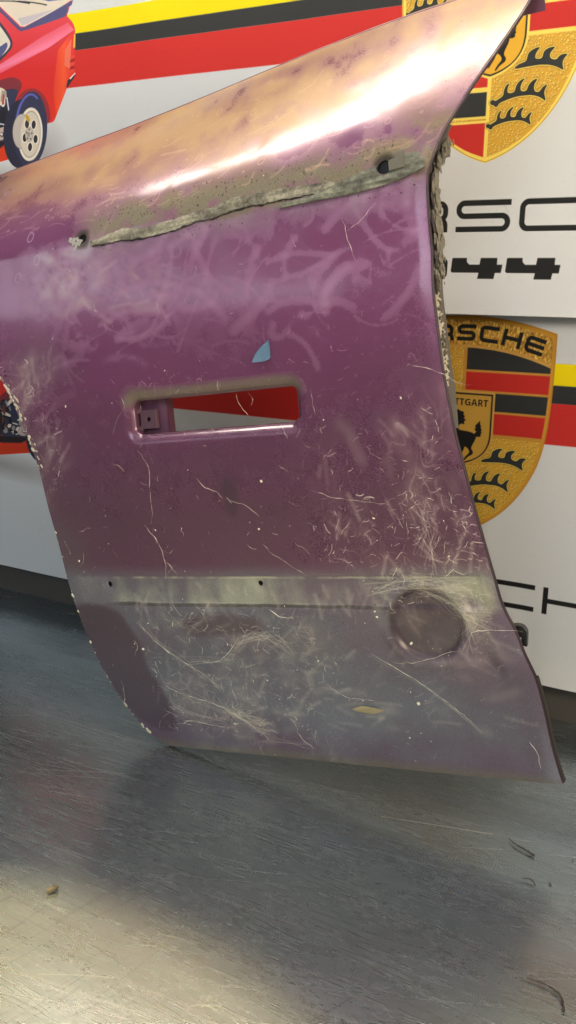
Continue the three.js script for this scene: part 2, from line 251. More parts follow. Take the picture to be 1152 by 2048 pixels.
  ell(64, 268, 8, 15, '#bdb4ab', '#8b837c', 0.8); for (let i = 0; i < 5; i++) { const t = i * 1.2566 + 1; ell(64 + Math.cos(t) * 5.2, 268 + Math.sin(t) * 10.5, 1.5, 2.4, '#5f5a58'); } ell(63, 268, 2.8, 5, '#8f8880');
  soft(g, [[56, 226], [64, 230], [66, 240], [62, 244], [56, 234]], '#b99a2c');
  g.restore();
}
function bannerTexture(seed, o) {
  const W = 2048, H = Math.round(BH * BS), [c, g] = canvasOf(W, H), rnd = mulberry(seed);
  g.setTransform(BS, 0, 0, -BS, -BA0 * BS, H);
  g.fillStyle = COL.white; g.fillRect(BA0, 0, BA1 - BA0, BH);
  const st = o.stripe;
  g.fillStyle = COL.red; g.fillRect(o.carEnd, st[0], BA1 - o.carEnd, st[1] - st[0]); g.fillStyle = COL.black; g.fillRect(o.carEnd, st[1], BA1 - o.carEnd, st[2] - st[1]); g.fillStyle = COL.yellow; g.fillRect(o.carEnd, st[2], BA1 - o.carEnd, st[3] - st[2]);
  // fine printing grain
  for (let i = 0; i < 6000; i++) { const v = rnd() < 0.5 ? 0 : 255; g.fillStyle = `rgba(${v},${v},${v},0.02)`; g.fillRect(BA0 + rnd() * (BA1 - BA0), rnd() * BH, 0.004 * rnd(), 0.002 * rnd()); }
  g.save(); g.translate(o.carShift, o.carUp); drawCar(g, rnd); g.restore();
  g.fillStyle = COL.white; g.beginPath(); g.rect(o.crest - 0.087, st[0] - 0.001, 0.09, st[3] - st[0] + 0.002); if (o.gapLeft) g.fill();
  g.save(); g.translate(o.crest, o.tip); g.scale(0.001, 0.001); drawCrest(g, rnd, o.bright); g.restore();
  g.strokeStyle = COL.ink; wideLetters(g, 'PORSCHE', o.word - 0.195, o.wordY, 0.056, 0.0305, 0.009, 0.0053);
  // numerals
  const four = [[645, 620], [650, 615], [762, 615], [764, 645], [785, 665], [865, 665], [872, 615], [1000, 615], [1000, 665], [1042, 665], [1035, 725], [990, 725], [982, 770], [855, 770], [862, 725], [650, 725], [638, 714]];
  const F = (dx) => four.map(([x, y]) => [o.word + 0.056 + 0.0002 + (x - 640) * 0.000134 + dx, o.numY + 0.0205 - (y - 615) * 0.000132]);
  poly(g, F(-0.0010), COL.ink); poly(g, F(-0.0585), COL.ink);
  g.save(); g.translate(o.word - 0.0605, o.numY); g.fillStyle = COL.ink; g.beginPath(); g.roundRect(0, 0, 0.054, 0.0205, 0.005); g.fill(); g.fillStyle = COL.white; g.fillRect(0.017, 0.0125, 0.019, 0.003); g.fillRect(0, 0.0045, 0.03, 0.003); g.restore();
  // scuffs and creases on the vinyl
  for (let i = 0; i < 26; i++) { g.strokeStyle = `rgba(90,88,86,${0.05 + rnd() * 0.12})`; g.lineWidth = 0.0006 + rnd() * 0.001; const x = BA0 + rnd() * 1.2, y = rnd() * BH; g.beginPath(); g.moveTo(x, y); g.quadraticCurveTo(x + 0.01 * (rnd() - 0.5), y + 0.01, x + 0.02 * (rnd() - 0.5), y + 0.02 * rnd()); g.stroke(); }
  return texOf(c);
}
function banner(name, label, tex, b0, off, curl, seed) {
  const o = thing(name, label, 'banner', null);
  o.position.copy(WP(0, b0, off)); o.rotation.y = wallTurn;
  const nx = 300, ny = 90, cr = mulberry(seed * 13), folds = Array.from({ length: 11 }, () => [BA0 + cr() * 1.2, (cr() - 0.5) * 0.5, 0.004 + 0.008 * cr(), (cr() - 0.4) * 0.0016, cr() * BH, 0.05 + 0.12 * cr()]), geo = new THREE.PlaneGeometry(BA1 - BA0, BH, nx, ny), p = geo.attributes.position;
  for (let i = 0; i < p.count; i++) {
    const a = p.getX(i) + (BA0 + BA1) / 2, y = p.getY(i) + BH / 2;
    let z = 0.0042 * fbm(a * 3.5 + seed, y * 4, 3) + 0.0007 * fbm(a * 22, y * 9 + seed, 2);
    for (const [fa, sl, w, h, fy, fl] of folds) z += h * Math.exp(-(((a - fa - sl * (y - fy)) / w) ** 2) - ((y - fy) / fl) ** 2);
    z += curl * Math.exp(-y / 0.025) * (0.55 + 0.45 * Math.sin(a * 7 + seed)) ;
    p.setXYZ(i, a, y, z);
  }
  geo.computeVertexNormals();
  const back = geo.clone(); back.translate(0, 0, -0.0012); const id = back.index; for (let i = 0; i < id.count; i += 3) { const t = id.getX(i); id.setX(i, id.getX(i + 1)); id.setX(i + 1, t); } back.computeVertexNormals();
  const mat = new THREE.MeshPhysicalMaterial({ map: tex, roughness: 0.62, specularIntensity: 0.45 });
  part('printed_sheet', geo, mat, o); part('backing', back, pigment(0.6, 0.6, 0.58, 0.8), o);
  return o;
}
banner('banner', 'upper white vinyl banner with a red car, striped band and large crest', bannerTexture(5, { stripe: [0.2565, 0.297, 0.3155, 0.337], carEnd: 0.2, carShift: 0, carUp: 0, crest: 0.748, tip: 0.146, word: 0.7215, wordY: 0.081, numY: 0.0352, bright: true, gapLeft: true }), 0.444, 0.014, 0.010, 3);
banner('banner_001', 'lower white vinyl banner hanging behind the fender with its bottom edge above the bench', bannerTexture(9, { stripe: [0.269, 0.312, 0.3305, 0.3525], carEnd: 0.19, carShift: -0.012, carUp: 0.004, crest: 0.737, tip: 0.160, word: 0.7085, wordY: 0.0825, numY: 0.036, bright: false, gapLeft: false }), 0.044, 0.008, 0.003, 8);

// ---------------------------------------------------------------- the fender: surface
const FO = new THREE.Vector3(-0.14321, 0.00289, -0.81622);
const FL = new THREE.Vector3(0.90022, 0.14938, 0.40901), FV = new THREE.Vector3(-0.09202, 0.98336, -0.15662), FN = new THREE.Vector3(-0.4256, 0.10336, 0.89899);
const SLOT = { x: 0.1165, y: 0.3475, hx: 0.088, hy: 0.0168, r: 0.0075 };
const HOLES = [[-0.019, 0.528, 0.0050], [0.297, 0.5355, 0.0062], [-0.027, 0.1815, 0.0032], [0.148, 0.183, 0.0028]];
const DENT = { x: 0.307, y: 0.1455, r: 0.035 };
const ZT = (x) => -0.12 + 0.055 * sm(-0.05, 0.4, x), YT = (x) => 0.6606 + 0.064 * x - 0.0988 * x * x;
const slotD = (x, y) => { const qx = Math.abs(x - SLOT.x) - SLOT.hx + SLOT.r, qy = Math.abs(y - SLOT.y) - SLOT.hy + SLOT.r; return Math.hypot(Math.max(qx, 0), Math.max(qy, 0)) + Math.min(Math.max(qx, qy), 0) - SLOT.r; };
const holeD = (x, y) => { let d = slotD(x, y); for (const [hx, hy, r] of HOLES) d = Math.min(d, Math.hypot(x - hx, (y - hy) * 1.1) - r); return d; };
const edgeR = [[0, 0.411], [0.012, 0.408], [0.035, 0.404], [0.061, 0.401], [0.085, 0.398], [0.103, 0.395], [0.121, 0.389], [0.141, 0.383], [0.163, 0.374], [0.192, 0.368], [0.221, 0.362], [0.251, 0.356], [0.285, 0.350], [0.314, 0.345], [0.339, 0.342], [0.364, 0.339], [0.396, 0.337], [0.428, 0.335], [0.461, 0.335], [0.489, 0.333], [0.514, 0.333], [0.527, 0.335], [0.54, 0.341], [0.554, 0.348], [0.575, 0.362], [0.597, 0.378], [0.621, 0.396], [0.646, 0.413], [0.6712, 0.4265]];
const edgeL = [[0, 0.002, 0], [0.016, -0.013, 0.011], [0.04, -0.029, 0.027], [0.079, -0.045, 0.053], [0.13, -0.059, 0.087], [0.18, -0.067, 0.122], [0.24, -0.075, 0.161], [0.286, -0.079, 0.192], [0.333, -0.083, 0.224], [0.397, -0.090, 0.267], [0.46, -0.095, 0.309], [0.524, -0.107, 0.352], [0.567, -0.117, 0.381], [0.6, -0.127, 0.403], [0.65, -0.152, 0.437], [0.7, -0.2, 0.466], [0.75, -0.265, 0.487], [0.8, -0.325, 0.5], [0.87, -0.352, 0.545], [1, -0.365, 0.624]];
function along(tab, t, col) {            // smooth cubic through a table keyed by its first column
  let i = 0; while (i < tab.length - 2 && t > tab[i + 1][0]) i++;
  const a = tab[Math.max(i - 1, 0)], b = tab[i], c = tab[i + 1], d = tab[Math.min(i + 2, tab.length - 1)], h = c[0] - b[0], u = clamp((t - b[0]) / h, 0, 1);
  const m0 = i ? (c[col] - a[col]) / (c[0] - a[0]) : (c[col] - b[col]) / h, m1 = i < tab.length - 2 ? (d[col] - b[col]) / (d[0] - b[0]) : (c[col] - b[col]) / h;
  const u2 = u * u, u3 = u2 * u;
  return (2 * u3 - 3 * u2 + 1) * b[col] + (u3 - 2 * u2 + u) * h * m0 + (-2 * u3 + 3 * u2) * c[col] + (u3 - u2) * h * m1;
}
const rightX = (y) => along(edgeR, y, 1);
const leftAt = (t) => [along(edgeL, t, 1), along(edgeL, t, 2)];
const rightAt = (t) => { const y = t * 0.6712; return [rightX(y), y]; };
function prof(x, y) {
  let z = -0.028 * (1 - sm(-0.03, 0.2, y)) + 0.006 * Math.exp(-(((y - 0.36) / 0.14) ** 2)) - 0.012 * sm(0.42, 0.54, y);
  const v = clamp((y - 0.52) / (YT(x) - 0.52), 0, 1.05);
  const flat = (v < 0.4 ? v * v / 0.8 : v - 0.2) / 0.8, k = 0.42 * sm(-0.08, 0.36, x);
  z -= (-0.012 - ZT(x)) * lerp(Math.pow(v, 1.6), flat, k);
  z += 0.022 * sm(-0.03, -0.28, x) * Math.exp(-(((y - 0.47) / 0.13) ** 2));
  return z;
}
function surf(x, y) {                    // with the pressed details
  let z = prof(x, y);
  const d = slotD(x, y); if (d < 0.011) { const k = 1 - clamp(d / 0.011, 0, 1); z -= 0.0065 * k * k; }
  for (const [hx, hy, r] of HOLES) { const q = Math.hypot(x - hx, y - hy) - r; if (q < 0.006) z -= 0.0012 * (1 - clamp(q / 0.006, 0, 1)) ** 2; }
  // round pressing at the lower right
  const q = Math.hypot(x - DENT.x, y - DENT.y); z -= 0.0046 * (1 - sm(DENT.r - 0.007, DENT.r, q)) * (0.75 + 0.25 * sm(0, 0.02, q)); z += 0.0012 * Math.exp(-(((q - DENT.r - 0.003) / 0.005) ** 2));
  // shallow seat of the lower moulding
  const w = sm(-0.035, -0.02, x) * (1 - sm(0.352, 0.366, x)); z -= 0.0016 * w * sm(0.1905, 0.1885, y) * sm(0.160, 0.1625, y);
  // ripples and small dents of a used panel
  z += 0.0011 * fbm(x * 9 + 2, y * 9, 2) + 0.0003 * fbm(x * 40, y * 40, 2);
  // edges rolled over
  const e = rightX(clamp(y, 0, 0.671)) - x; if (e < 0.012 && y < 0.53) z -= 0.0022 * (1 - clamp(e / 0.012, 0, 1)) ** 2 * (y < 0.53 ? 1 : 0) * sm(0.53, 0.5, y);
  z += 0.004 * Math.exp(-(((y - 0.118) / 0.022) ** 2)) * sm(0.022, 0.008, Math.abs(e - 0.012));
  return z;
}
const fender = thing('car_fender', 'dusty purple car fender with a long slot, standing on the steel bench', 'car fender');
fender.position.copy(FO); fender.quaternion.setFromRotationMatrix(new THREE.Matrix4().makeBasis(FL, FV, FN));
const toFender = (x, y, lift = 0) => new THREE.Vector3(x, y, surf(x, y) + lift);
const worldOf = (v) => fender.localToWorld(v.clone()); fender.updateMatrixWorld(true);

const FX0 = -0.46, FX1 = 0.54, FY0 = -0.03, FY1 = 0.77;              // reach of the panel's texture
const uvOf = (x, y) => [(x - FX0) / (FX1 - FX0), (y - FY0) / (FY1 - FY0)];
function panelGeometry() {
  const ns = 380, nt = 330, P = [], id = [];
  for (let j = 0; j <= nt; j++) {
    const t = j / nt, l = leftAt(t), r = rightAt(t), d0 = YT(lerp(l[0], r[0], 0));
    for (let i = 0; i <= ns; i++) { const s = i / ns, x = lerp(l[0], r[0], s); let y = lerp(l[1], r[1], s); if (t > 0.8) y += (YT(x) - lerp(YT(l[0]), YT(r[0]), s)) * (t - 0.8) * 5; P.push([x, y]); }
  }
  const D = P.map(([x, y]) => holeD(x, y));
  const cut = new Map();
  const edge = (a, b) => { const k = a < b ? a * 1e6 + b : b * 1e6 + a; if (!cut.has(k)) { const u = D[a] / (D[a] - D[b]); cut.set(k, P.length); P.push([lerp(P[a][0], P[b][0], u), lerp(P[a][1], P[b][1], u)]); } return cut.get(k); };
  const tri = (a, b, c) => {
    const v = [a, b, c], o = []; for (let k = 0; k < 3; k++) { const p = v[k], q = v[(k + 1) % 3]; if (D[p] >= 0) o.push(p); if (D[p] >= 0 !== D[q] >= 0) o.push(edge(p, q)); }
    for (let k = 1; k + 1 < o.length; k++) id.push(o[0], o[k], o[k + 1]);
  };
  const n = ns + 1;
  for (let j = 0; j < nt; j++) for (let i = 0; i < ns; i++) { const a = j * n + i; tri(a, a + 1, a + n + 1); tri(a, a + n + 1, a + n); }
  const pos = [], uv = []; for (const [x, y] of P) { pos.push(x, y, surf(x, y)); uv.push(...uvOf(x, y)); }
  const g = new THREE.BufferGeometry(); g.setAttribute('position', new THREE.Float32BufferAttribute(pos, 3)); g.setAttribute('uv', new THREE.Float32BufferAttribute(uv, 2)); g.setIndex(id); g.computeVertexNormals();
  return g;
}
function thicken(g, t) {                 // a sheet with a back and edges
  const p = g.attributes.position, nn = g.attributes.normal, id = g.index.array, N = p.count, count = new Map();
  for (let i = 0; i < id.length; i += 3) for (let k = 0; k < 3; k++) { const a = id[i + k], b = id[i + (k + 1) % 3], key = Math.min(a, b) * 1e6 + Math.max(a, b); count.has(key) ? count.set(key, null) : count.set(key, [a, b]); }
  const bp = new Float32Array(N * 3), bn = new Float32Array(N * 3); for (let i = 0; i < N; i++) for (let c = 0; c < 3; c++) { bp[i * 3 + c] = p.array[i * 3 + c] - nn.array[i * 3 + c] * t; bn[i * 3 + c] = -nn.array[i * 3 + c]; }
  const bi = new Uint32Array(id.length); for (let i = 0; i < id.length; i += 3) { bi[i] = id[i]; bi[i + 1] = id[i + 2]; bi[i + 2] = id[i + 1]; }
  const back = new THREE.BufferGeometry(); back.setAttribute('position', new THREE.BufferAttribute(bp, 3)); back.setAttribute('normal', new THREE.BufferAttribute(bn, 3)); back.setAttribute('uv', g.attributes.uv.clone()); back.setIndex(new THREE.BufferAttribute(bi, 1));
  const wp = [], wu = []; for (const e of count.values()) if (e) { const [a, b] = e, A = [p.getX(a), p.getY(a), p.getZ(a)], B = [p.getX(b), p.getY(b), p.getZ(b)], A2 = [...bp.subarray(a * 3, a * 3 + 3)], B2 = [...bp.subarray(b * 3, b * 3 + 3)], u = g.attributes.uv; wp.push(...A, ...A2, ...B, ...B, ...A2, ...B2); for (const q of [a, a, b, b, a, b]) wu.push(u.getX(q), u.getY(q)); }
  const rim = new THREE.BufferGeometry(); rim.setAttribute('position', new THREE.Float32BufferAttribute(wp, 3)); rim.setAttribute('uv', new THREE.Float32BufferAttribute(wu, 2)); rim.computeVertexNormals();
  return mergeGeometries([g.toNonIndexed(), back.toNonIndexed(), rim]);
}

// ---------------------------------------------------------------- the fender: paint, dust, grime and painted shade
function panelTextures() {
  const W = 2048, H = 1638, S = W / (FX1 - FX0), [c, g] = canvasOf(W, H), [rc, rg] = canvasOf(W, H), rnd = mulberry(77);
  const X = (x) => (x - FX0) * S, Y = (y) => H - (y - FY0) * S;
  const both = (col, dust, f) => { g.fillStyle = g.strokeStyle = col; f(g); rg.fillStyle = rg.strokeStyle = dust; f(rg); };
  const G = g, RG = rg;
  const layer = (blur, draw) => {         // strokes gathered on a layer of their own, softened once
    const [a, ag] = canvasOf(W, H), [b, bg] = canvasOf(W, H); draw((col, dust, f) => { ag.fillStyle = ag.strokeStyle = col; f(ag); bg.fillStyle = bg.strokeStyle = dust; f(bg); });
    for (const [q, src] of [[G, a], [RG, b]]) { q.filter = `blur(${blur}px)`; q.drawImage(src, 0, 0); q.filter = 'none'; }
  };
  g.fillStyle = '#6e3a60'; g.fillRect(0, 0, W, H); rg.fillStyle = 'rgb(52,52,52)'; rg.fillRect(0, 0, W, H);
  // large-scale film of dust and some painted shade, computed pixel by pixel
  const im = g.getImageData(0, 0, W, H), rm = rg.getImageData(0, 0, W, H);
  for (let j = 0; j < H; j++) for (let i = 0; i < W; i++) {
    const x = FX0 + i / S, y = FY0 + (H - j) / S, k = (j * W + i) * 4;
    const n1 = fbm(x * 14, y * 14, 4), n2 = fbm(x * 60 + 9, y * 60, 3), n3 = fbm(x * 5 + 31, y * 40, 3), streak = fbm(x * 70, y * 6 + 5, 3);
    let r = im.data[k], gg = im.data[k + 1], b = im.data[k + 2], rough = 52;
    const mix = (cr, cg, cb, a, ro) => { a = clamp(a, 0, 1); r = lerp(r, cr, a); gg = lerp(gg, cg, a); b = lerp(b, cb, a); rough = lerp(rough, ro, a); };
    const body = sm(0.2, 0.25, y) * sm(0.50, 0.44, y);
    mix(78, 60, 70, 0.66 * sm(0.46, 0.24, y) + 0.16 * n1 + 0.1 * n3, 105); mix(92, 84, 90, 0.55 * sm(0.0, -0.09, x) * sm(0.48, 0.40, y) * (0.7 + n1), 140);                                   // duller, and darkened as painted shade, towards the lower half
    mix(146, 104, 140, body * (0.13 + 0.12 * n1 + 0.10 * streak) * sm(0.34, 0.44, y), 130);    // dull bloom high on the flank
    mix(96, 100, 113, sm(0.205, 0.185, y) * (0.74 + 0.35 * n1 + 0.2 * n3), 200);                    // grey film of the sill part
    mix(128, 133, 146, sm(0.14, 0.02, y) * clamp(0.22 + 0.6 * n1, 0, 0.5), 215);
    const low = sm(0.010, -0.002, y + 0.006 * n1) ; mix(104, 104, 88, low * 0.7, 235);
    const seat = (0.35 * sm(-0.075, -0.06, x) + 0.65 * sm(-0.035, -0.01, x + 0.012 * n1)) * (1 - sm(0.35, 0.366, x)) * sm(0.1915, 0.1885, y) * sm(0.1585, 0.1625, y);
    mix(150, 153, 143, seat * clamp(0.42 + 1.2 * n1 + 0.5 * n2 + 0.55 * streak, 0.08, 0.92), 245);
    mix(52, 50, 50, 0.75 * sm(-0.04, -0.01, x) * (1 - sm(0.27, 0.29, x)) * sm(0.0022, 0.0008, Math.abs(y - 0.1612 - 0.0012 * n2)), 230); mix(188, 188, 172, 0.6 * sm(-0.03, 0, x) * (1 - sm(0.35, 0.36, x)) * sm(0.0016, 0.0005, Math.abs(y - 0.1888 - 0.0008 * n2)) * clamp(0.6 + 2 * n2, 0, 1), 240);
    mix(150, 152, 132, sm(0.24, 0.34, x) * sm(0.22, 0.17, y + 0.02 * n1) * sm(0.12, 0.16, y) * clamp(0.55 + 1.5 * n1 + n2, 0, 0.85) * (1 - sm(0.36, 0.375, x)), 250);
    const inD = Math.hypot(x - DENT.x, y - DENT.y); mix(66, 52, 62, 0.85 * (1 - sm(0.029, 0.037, inD + 0.003 * n2)), 120);  // shade of the round pressing, painted into the colour
    // grime along the upper moulding line
    const yl = 0.522 + 0.005 * Math.sin(x * 31) + 0.004 * n1, fade = sm(-0.045, 0.01, x);
    mix(114, 108, 92, fade * sm(yl - 0.003, yl + 0.004, y) * sm(0.568 + 0.014 * n1 + 0.008 * n2, 0.545, y) * clamp(0.82 + 0.9 * n2 + 0.4 * n3, 0, 0.97), 245);
    mix(128, 116, 128, sm(-0.07, 0.0, x) * sm(0.49 + 0.02 * n1, 0.523, y) * sm(yl + 0.004, yl, y) * clamp(0.5 + 0.3 * n1 + 0.5 * streak + 0.35 * n2, 0.1, 0.85), 215);
    mix(168, 160, 178, sm(-0.105, -0.07, x + 0.02 * n1) * sm(0.03, -0.02, x) * sm(0.43 + 0.03 * n1, 0.49, y) * sm(0.535, 0.515, y) * clamp(0.45 + 1.1 * n2 + 0.5 * n1, 0, 0.8), 180);
    // hazy crown
    mix(166, 134, 92, sm(0.545, 0.60, y + 0.012 * n1 + 0.01 * n3 - 0.02 * sm(0.1, 0.4, x)) * clamp(0.86 + 0.3 * n1 + 0.4 * n3 + 0.35 * n2, 0.3, 0.92) * sm(-0.32, -0.06, x + (y - 0.6)), 108);
    mix(124, 112, 88, sm(0.25, 0.33, x) * sm(0.60 + 0.02 * n1, 0.555, y) * sm(0.52, 0.535, y) * clamp(0.5 + 1.6 * n2, 0, 0.9), 235);
    for (const [hx, hy, r] of HOLES.slice(0, 2)) mix(46, 42, 36, sm(r + 0.007 + 0.004 * n2, r + 0.001, Math.hypot(x - hx, y - hy)) * 0.8, 235);
    // round the slot
    const d = slotD(x, y); mix(112, 104, 98, sm(0.013, 0.004, d + 0.003 * n1) * sm(0.352, 0.366, y + 0.004 * n2) * 0.85, 235); mix(112, 104, 92, sm(0.02, 0.005, d) * sm(0.06, 0.03, x) * clamp(0.4 + n2, 0, 0.7) * sm(0.35, 0.37, y), 235);
    const wz = sm(0.17, 0.33, x) * sm(0.36, 0.24, y) * sm(0.19, 0.21, y) + 0.8 * sm(-0.01, 0.04, x) * sm(0.26, 0.18, x) * sm(0.158, 0.14, y) + 0.9 * sm(-0.07, -0.1, x) * sm(0.44, 0.38, y) * sm(0.2, 0.3, y) + 0.4 * sm(0.24, 0.3, x) * sm(0.5, 0.36, y) * sm(0.19, 0.21, y) + 0.9 * sm(0.24, 0.3, x) * sm(0.2, 0.18, y) * sm(0.08, 0.14, y) * sm(0.02, 0.04, Math.hypot(x - DENT.x + 0.008, y - DENT.y));
    if (wz > 0.02 && y < 0.5) {
      const wx = 0.012 * noise(x * 40 + 3, y * 40), wy = 0.012 * noise(x * 40, y * 40 + 8), patch = sm(-0.25, 0.35, fbm(x * 26 + 40, y * 18, 3));
      const ridge = (f, o) => Math.pow(1 - Math.min(1, Math.abs(noise((x + wx) * f + o, (y + wy) * f * 0.8 - o)) * 7), 2) * (Math.abs(noise((x + wx) * f + o, (y + wy) * f * 0.8 - o)) < 0.142 ? 1 : 0);
      mix(206, 198, 180, Math.min(0.75, wz * patch * (0.26 * ridge(55, 2) + 0.24 * ridge(95, 17) + 0.12 + 0.2 * n2)), 240);
    }
    const gr = (rnd() - 0.5) * (6 + rough * 0.09); r += gr; gg += gr; b += gr; rough += gr * 2;
    im.data[k] = r; im.data[k + 1] = gg; im.data[k + 2] = b; rm.data[k] = rm.data[k + 1] = rm.data[k + 2] = clamp(rough + 22 * n1 + 18 * n2, 20, 255);
  }
  g.putImageData(im, 0, 0); rg.putImageData(rm, 0, 0);
  // wiped clean patch at the lower left
  layer(4, (bo) => {
    bo('rgba(70,54,66,0.75)', 'rgba(95,95,95,0.8)', (q) => soft(q, [[-0.085, 0.162], [-0.02, 0.157], [-0.012, 0.135], [0.0, 0.115], [-0.002, 0.09], [0.012, 0.07], [0.018, 0.045], [0.022, 0.02], [0.0, 0.016], [-0.03, 0.03], [-0.05, 0.06], [-0.07, 0.12]].map(([x, y]) => [X(x), Y(y)]), q.fillStyle));
    bo('rgba(66,50,62,0.6)', 'rgba(95,95,95,0.6)', (q) => { soft(q, [[0.05, 0.15], [0.14, 0.152], [0.15, 0.135], [0.09, 0.13], [0.06, 0.125]].map(([x, y]) => [X(x), Y(y)]), q.fillStyle); soft(q, [[0.118, 0.288], [0.135, 0.288], [0.137, 0.26], [0.13, 0.243], [0.12, 0.255]].map(([x, y]) => [X(x), Y(y)]), q.fillStyle); });
  });
  // wiped smears of the upper flank: curved soft strokes
  for (const [blur, n] of [[3.5, 110], [1.4, 120]]) layer(blur, (bo) => {
    for (let i = 0; i < n; i++) {
      const x = X(-0.06 + rnd() * 0.39), y = Y(0.405 + rnd() * 0.115), l = 15 + rnd() * 90, an = (rnd() - 0.5) * 2.6, cv = (rnd() - 0.5) * 60, a = (0.04 + rnd() * 0.2) * (blur > 2 ? 1 : 0.75), w = (blur > 2 ? 5 : 1) + rnd() * 3.5 * blur;
      bo(`rgba(190,160,190,${a})`, `rgba(190,190,190,${a * 1.2})`, (q) => { q.lineWidth = w; q.lineCap = 'round'; q.beginPath(); q.moveTo(x, y); q.quadraticCurveTo(x + l / 2 * Math.cos(an) - cv * Math.sin(an), y + l / 2 * Math.sin(an) + cv * Math.cos(an), x + l * Math.cos(an), y + l * Math.sin(an)); q.stroke(); });
    }
    if (blur > 2) for (const [pts, w] of [[[[0.0, 0.44], [0.04, 0.452], [0.09, 0.44], [0.06, 0.425], [0.01, 0.42]], 7], [[[0.02, 0.468], [0.07, 0.475], [0.12, 0.455]], 6], [[[0.11, 0.5], [0.13, 0.46], [0.17, 0.445]], 8], [[[0.25, 0.47], [0.2, 0.48], [0.17, 0.465]], 7], [[[0.27, 0.505], [0.29, 0.47], [0.31, 0.462]], 8], [[[0.185, 0.43], [0.21, 0.44], [0.24, 0.43]], 8], [[[0.19, 0.455], [0.23, 0.46], [0.28, 0.485]], 6]]) bo('rgba(176,148,176,0.34)', 'rgba(200,200,200,0.45)', (q) => { q.lineWidth = w; q.lineCap = q.lineJoin = 'round'; q.beginPath(); pts.forEach(([x, y], i) => { if (!i) q.moveTo(X(x), Y(y)); else { const [a, b] = pts[i - 1]; q.quadraticCurveTo(X(a), Y(b), X((a + x) / 2), Y((b + y) / 2)); } }); q.stroke(); });
  });
  // smears, drips and dried drops on the crown
  for (let i = 0; i < 120; i++) { const x = X(-0.2 + rnd() * 0.6), y = Y(0.545 + rnd() * rnd() * 0.12), l = 8 + rnd() * 55, an = -0.25 + (rnd() - 0.5) * 0.9, a = 0.10 + rnd() * 0.3; both(`rgba(196,160,140,${a})`, `rgba(185,185,185,${a})`, (q) => { q.lineWidth = 1 + rnd() * 4; q.lineCap = 'round'; q.beginPath(); q.moveTo(x, y); q.quadraticCurveTo(x + l / 2, y + (rnd() - 0.5) * 20, x + l * Math.cos(an), y + l * Math.sin(an)); q.stroke(); }); }
  for (let i = 0; i < 46; i++) { const x = X(-0.2 + rnd() * 0.6), y = Y(0.55 + rnd() * 0.11), r = 2 + rnd() * 6; both('rgba(205,172,150,0.5)', 'rgba(170,170,170,0.7)', (q) => { q.lineWidth = 1.3; q.beginPath(); q.ellipse(x, y, r, r * (0.4 + rnd() * 0.5), -0.4, 0, 7); q.stroke(); }); }
  for (const [x, y] of [[-0.098, 0.50], [-0.075, 0.515], [-0.085, 0.54]]) both('rgba(180,176,200,0.6)', 'rgba(200,200,200,0.8)', (q) => { q.lineWidth = 2; q.beginPath(); q.ellipse(X(x), Y(y), 7, 10, 0.2, 0, 7); q.stroke(); });
  // dust lying in short curls: cobweb fibre pressed to the paint
  const fibre = (x, y, l, w, a, col = '238,233,218') => { let an = rnd() * 6.28; const seg = 4 + Math.floor(rnd() * 5), bend = (rnd() - 0.5) * 0.34; both(`rgba(${col},${a})`, `rgba(240,240,240,${a})`, (q) => { q.lineWidth = w; q.lineCap = q.lineJoin = 'round'; q.beginPath(); let px = x, py = y, t = an; q.moveTo(px, py); for (let k = 0; k < seg; k++) { t += bend + (hash(k + Math.floor(x), Math.floor(y)) - 0.5) * 0.55; px += (l / seg) * Math.cos(t); py += (l / seg) * Math.sin(t); q.lineTo(px, py); } q.stroke(); }); };
  const field = (n, x0, x1, y0, y1, lm, a0, pow = 1) => { for (let i = 0; i < n; i++) { const u = Math.pow(rnd(), pow), x = lerp(x0, x1, u), y = lerp(y0, y1, rnd()); fibre(X(x), Y(y), 4 + rnd() * rnd() * lm, 0.4 + rnd() ** 3 * 1.1, a0 * (0.12 + rnd() * rnd() * 1.2)); } };
  // cloudy, streaked smears of dust
  for (const [blur, n, al] of [[6, 150, 0.3], [2, 280, 0.36]]) layer(blur, (bo) => {
    const zones = [[0.22, 0.36, 0.2, 0.34, 1.3], [0.0, 0.19, 0.02, 0.15, -0.6], [0.27, 0.37, 0.12, 0.2, 0.8], [-0.12, -0.06, 0.3, 0.42, -1.0], [0.0, 0.36, 0.162, 0.188, 1.5], [0.1, 0.37, 0.04, 0.12, -0.2], [-0.08, 0.08, 0.45, 0.52, 0.3]];
    for (let i = 0; i < n; i++) { const z = zones[Math.floor(rnd() * zones.length)], x = X(lerp(z[0], z[1], rnd())), y = Y(lerp(z[2], z[3], rnd())), l = 8 + rnd() * 50, an = z[4] + (rnd() - 0.5) * 1.4, a = al * (0.3 + rnd() * 0.7); bo(`rgba(196,192,180,${a})`, `rgba(235,235,235,${a})`, (q) => { q.lineWidth = 2 + rnd() * blur * 2.4; q.lineCap = 'round'; q.beginPath(); q.moveTo(x, y); q.quadraticCurveTo(x + l * 0.5 * Math.cos(an) + 8 * (rnd() - 0.5), y + l * 0.5 * Math.sin(an) + 8 * (rnd() - 0.5), x + l * Math.cos(an), y + l * Math.sin(an)); q.stroke(); }); }
  });
  layer(4, (bo) => { bo('rgba(70,58,72,0.42)', 'rgba(120,120,120,0.7)', (q) => { q.beginPath(); q.ellipse(X(DENT.x), Y(DENT.y), 66, 68, 0, 0, 7); q.fill(); }); bo('rgba(42,33,42,0.55)', 'rgba(120,120,120,0.5)', (q) => { q.lineWidth = 9; q.beginPath(); q.arc(X(DENT.x), Y(DENT.y), 66, 1.6, 4.6); q.stroke(); }); });  // painted shade in the round pressing, with a darker crescent on its left
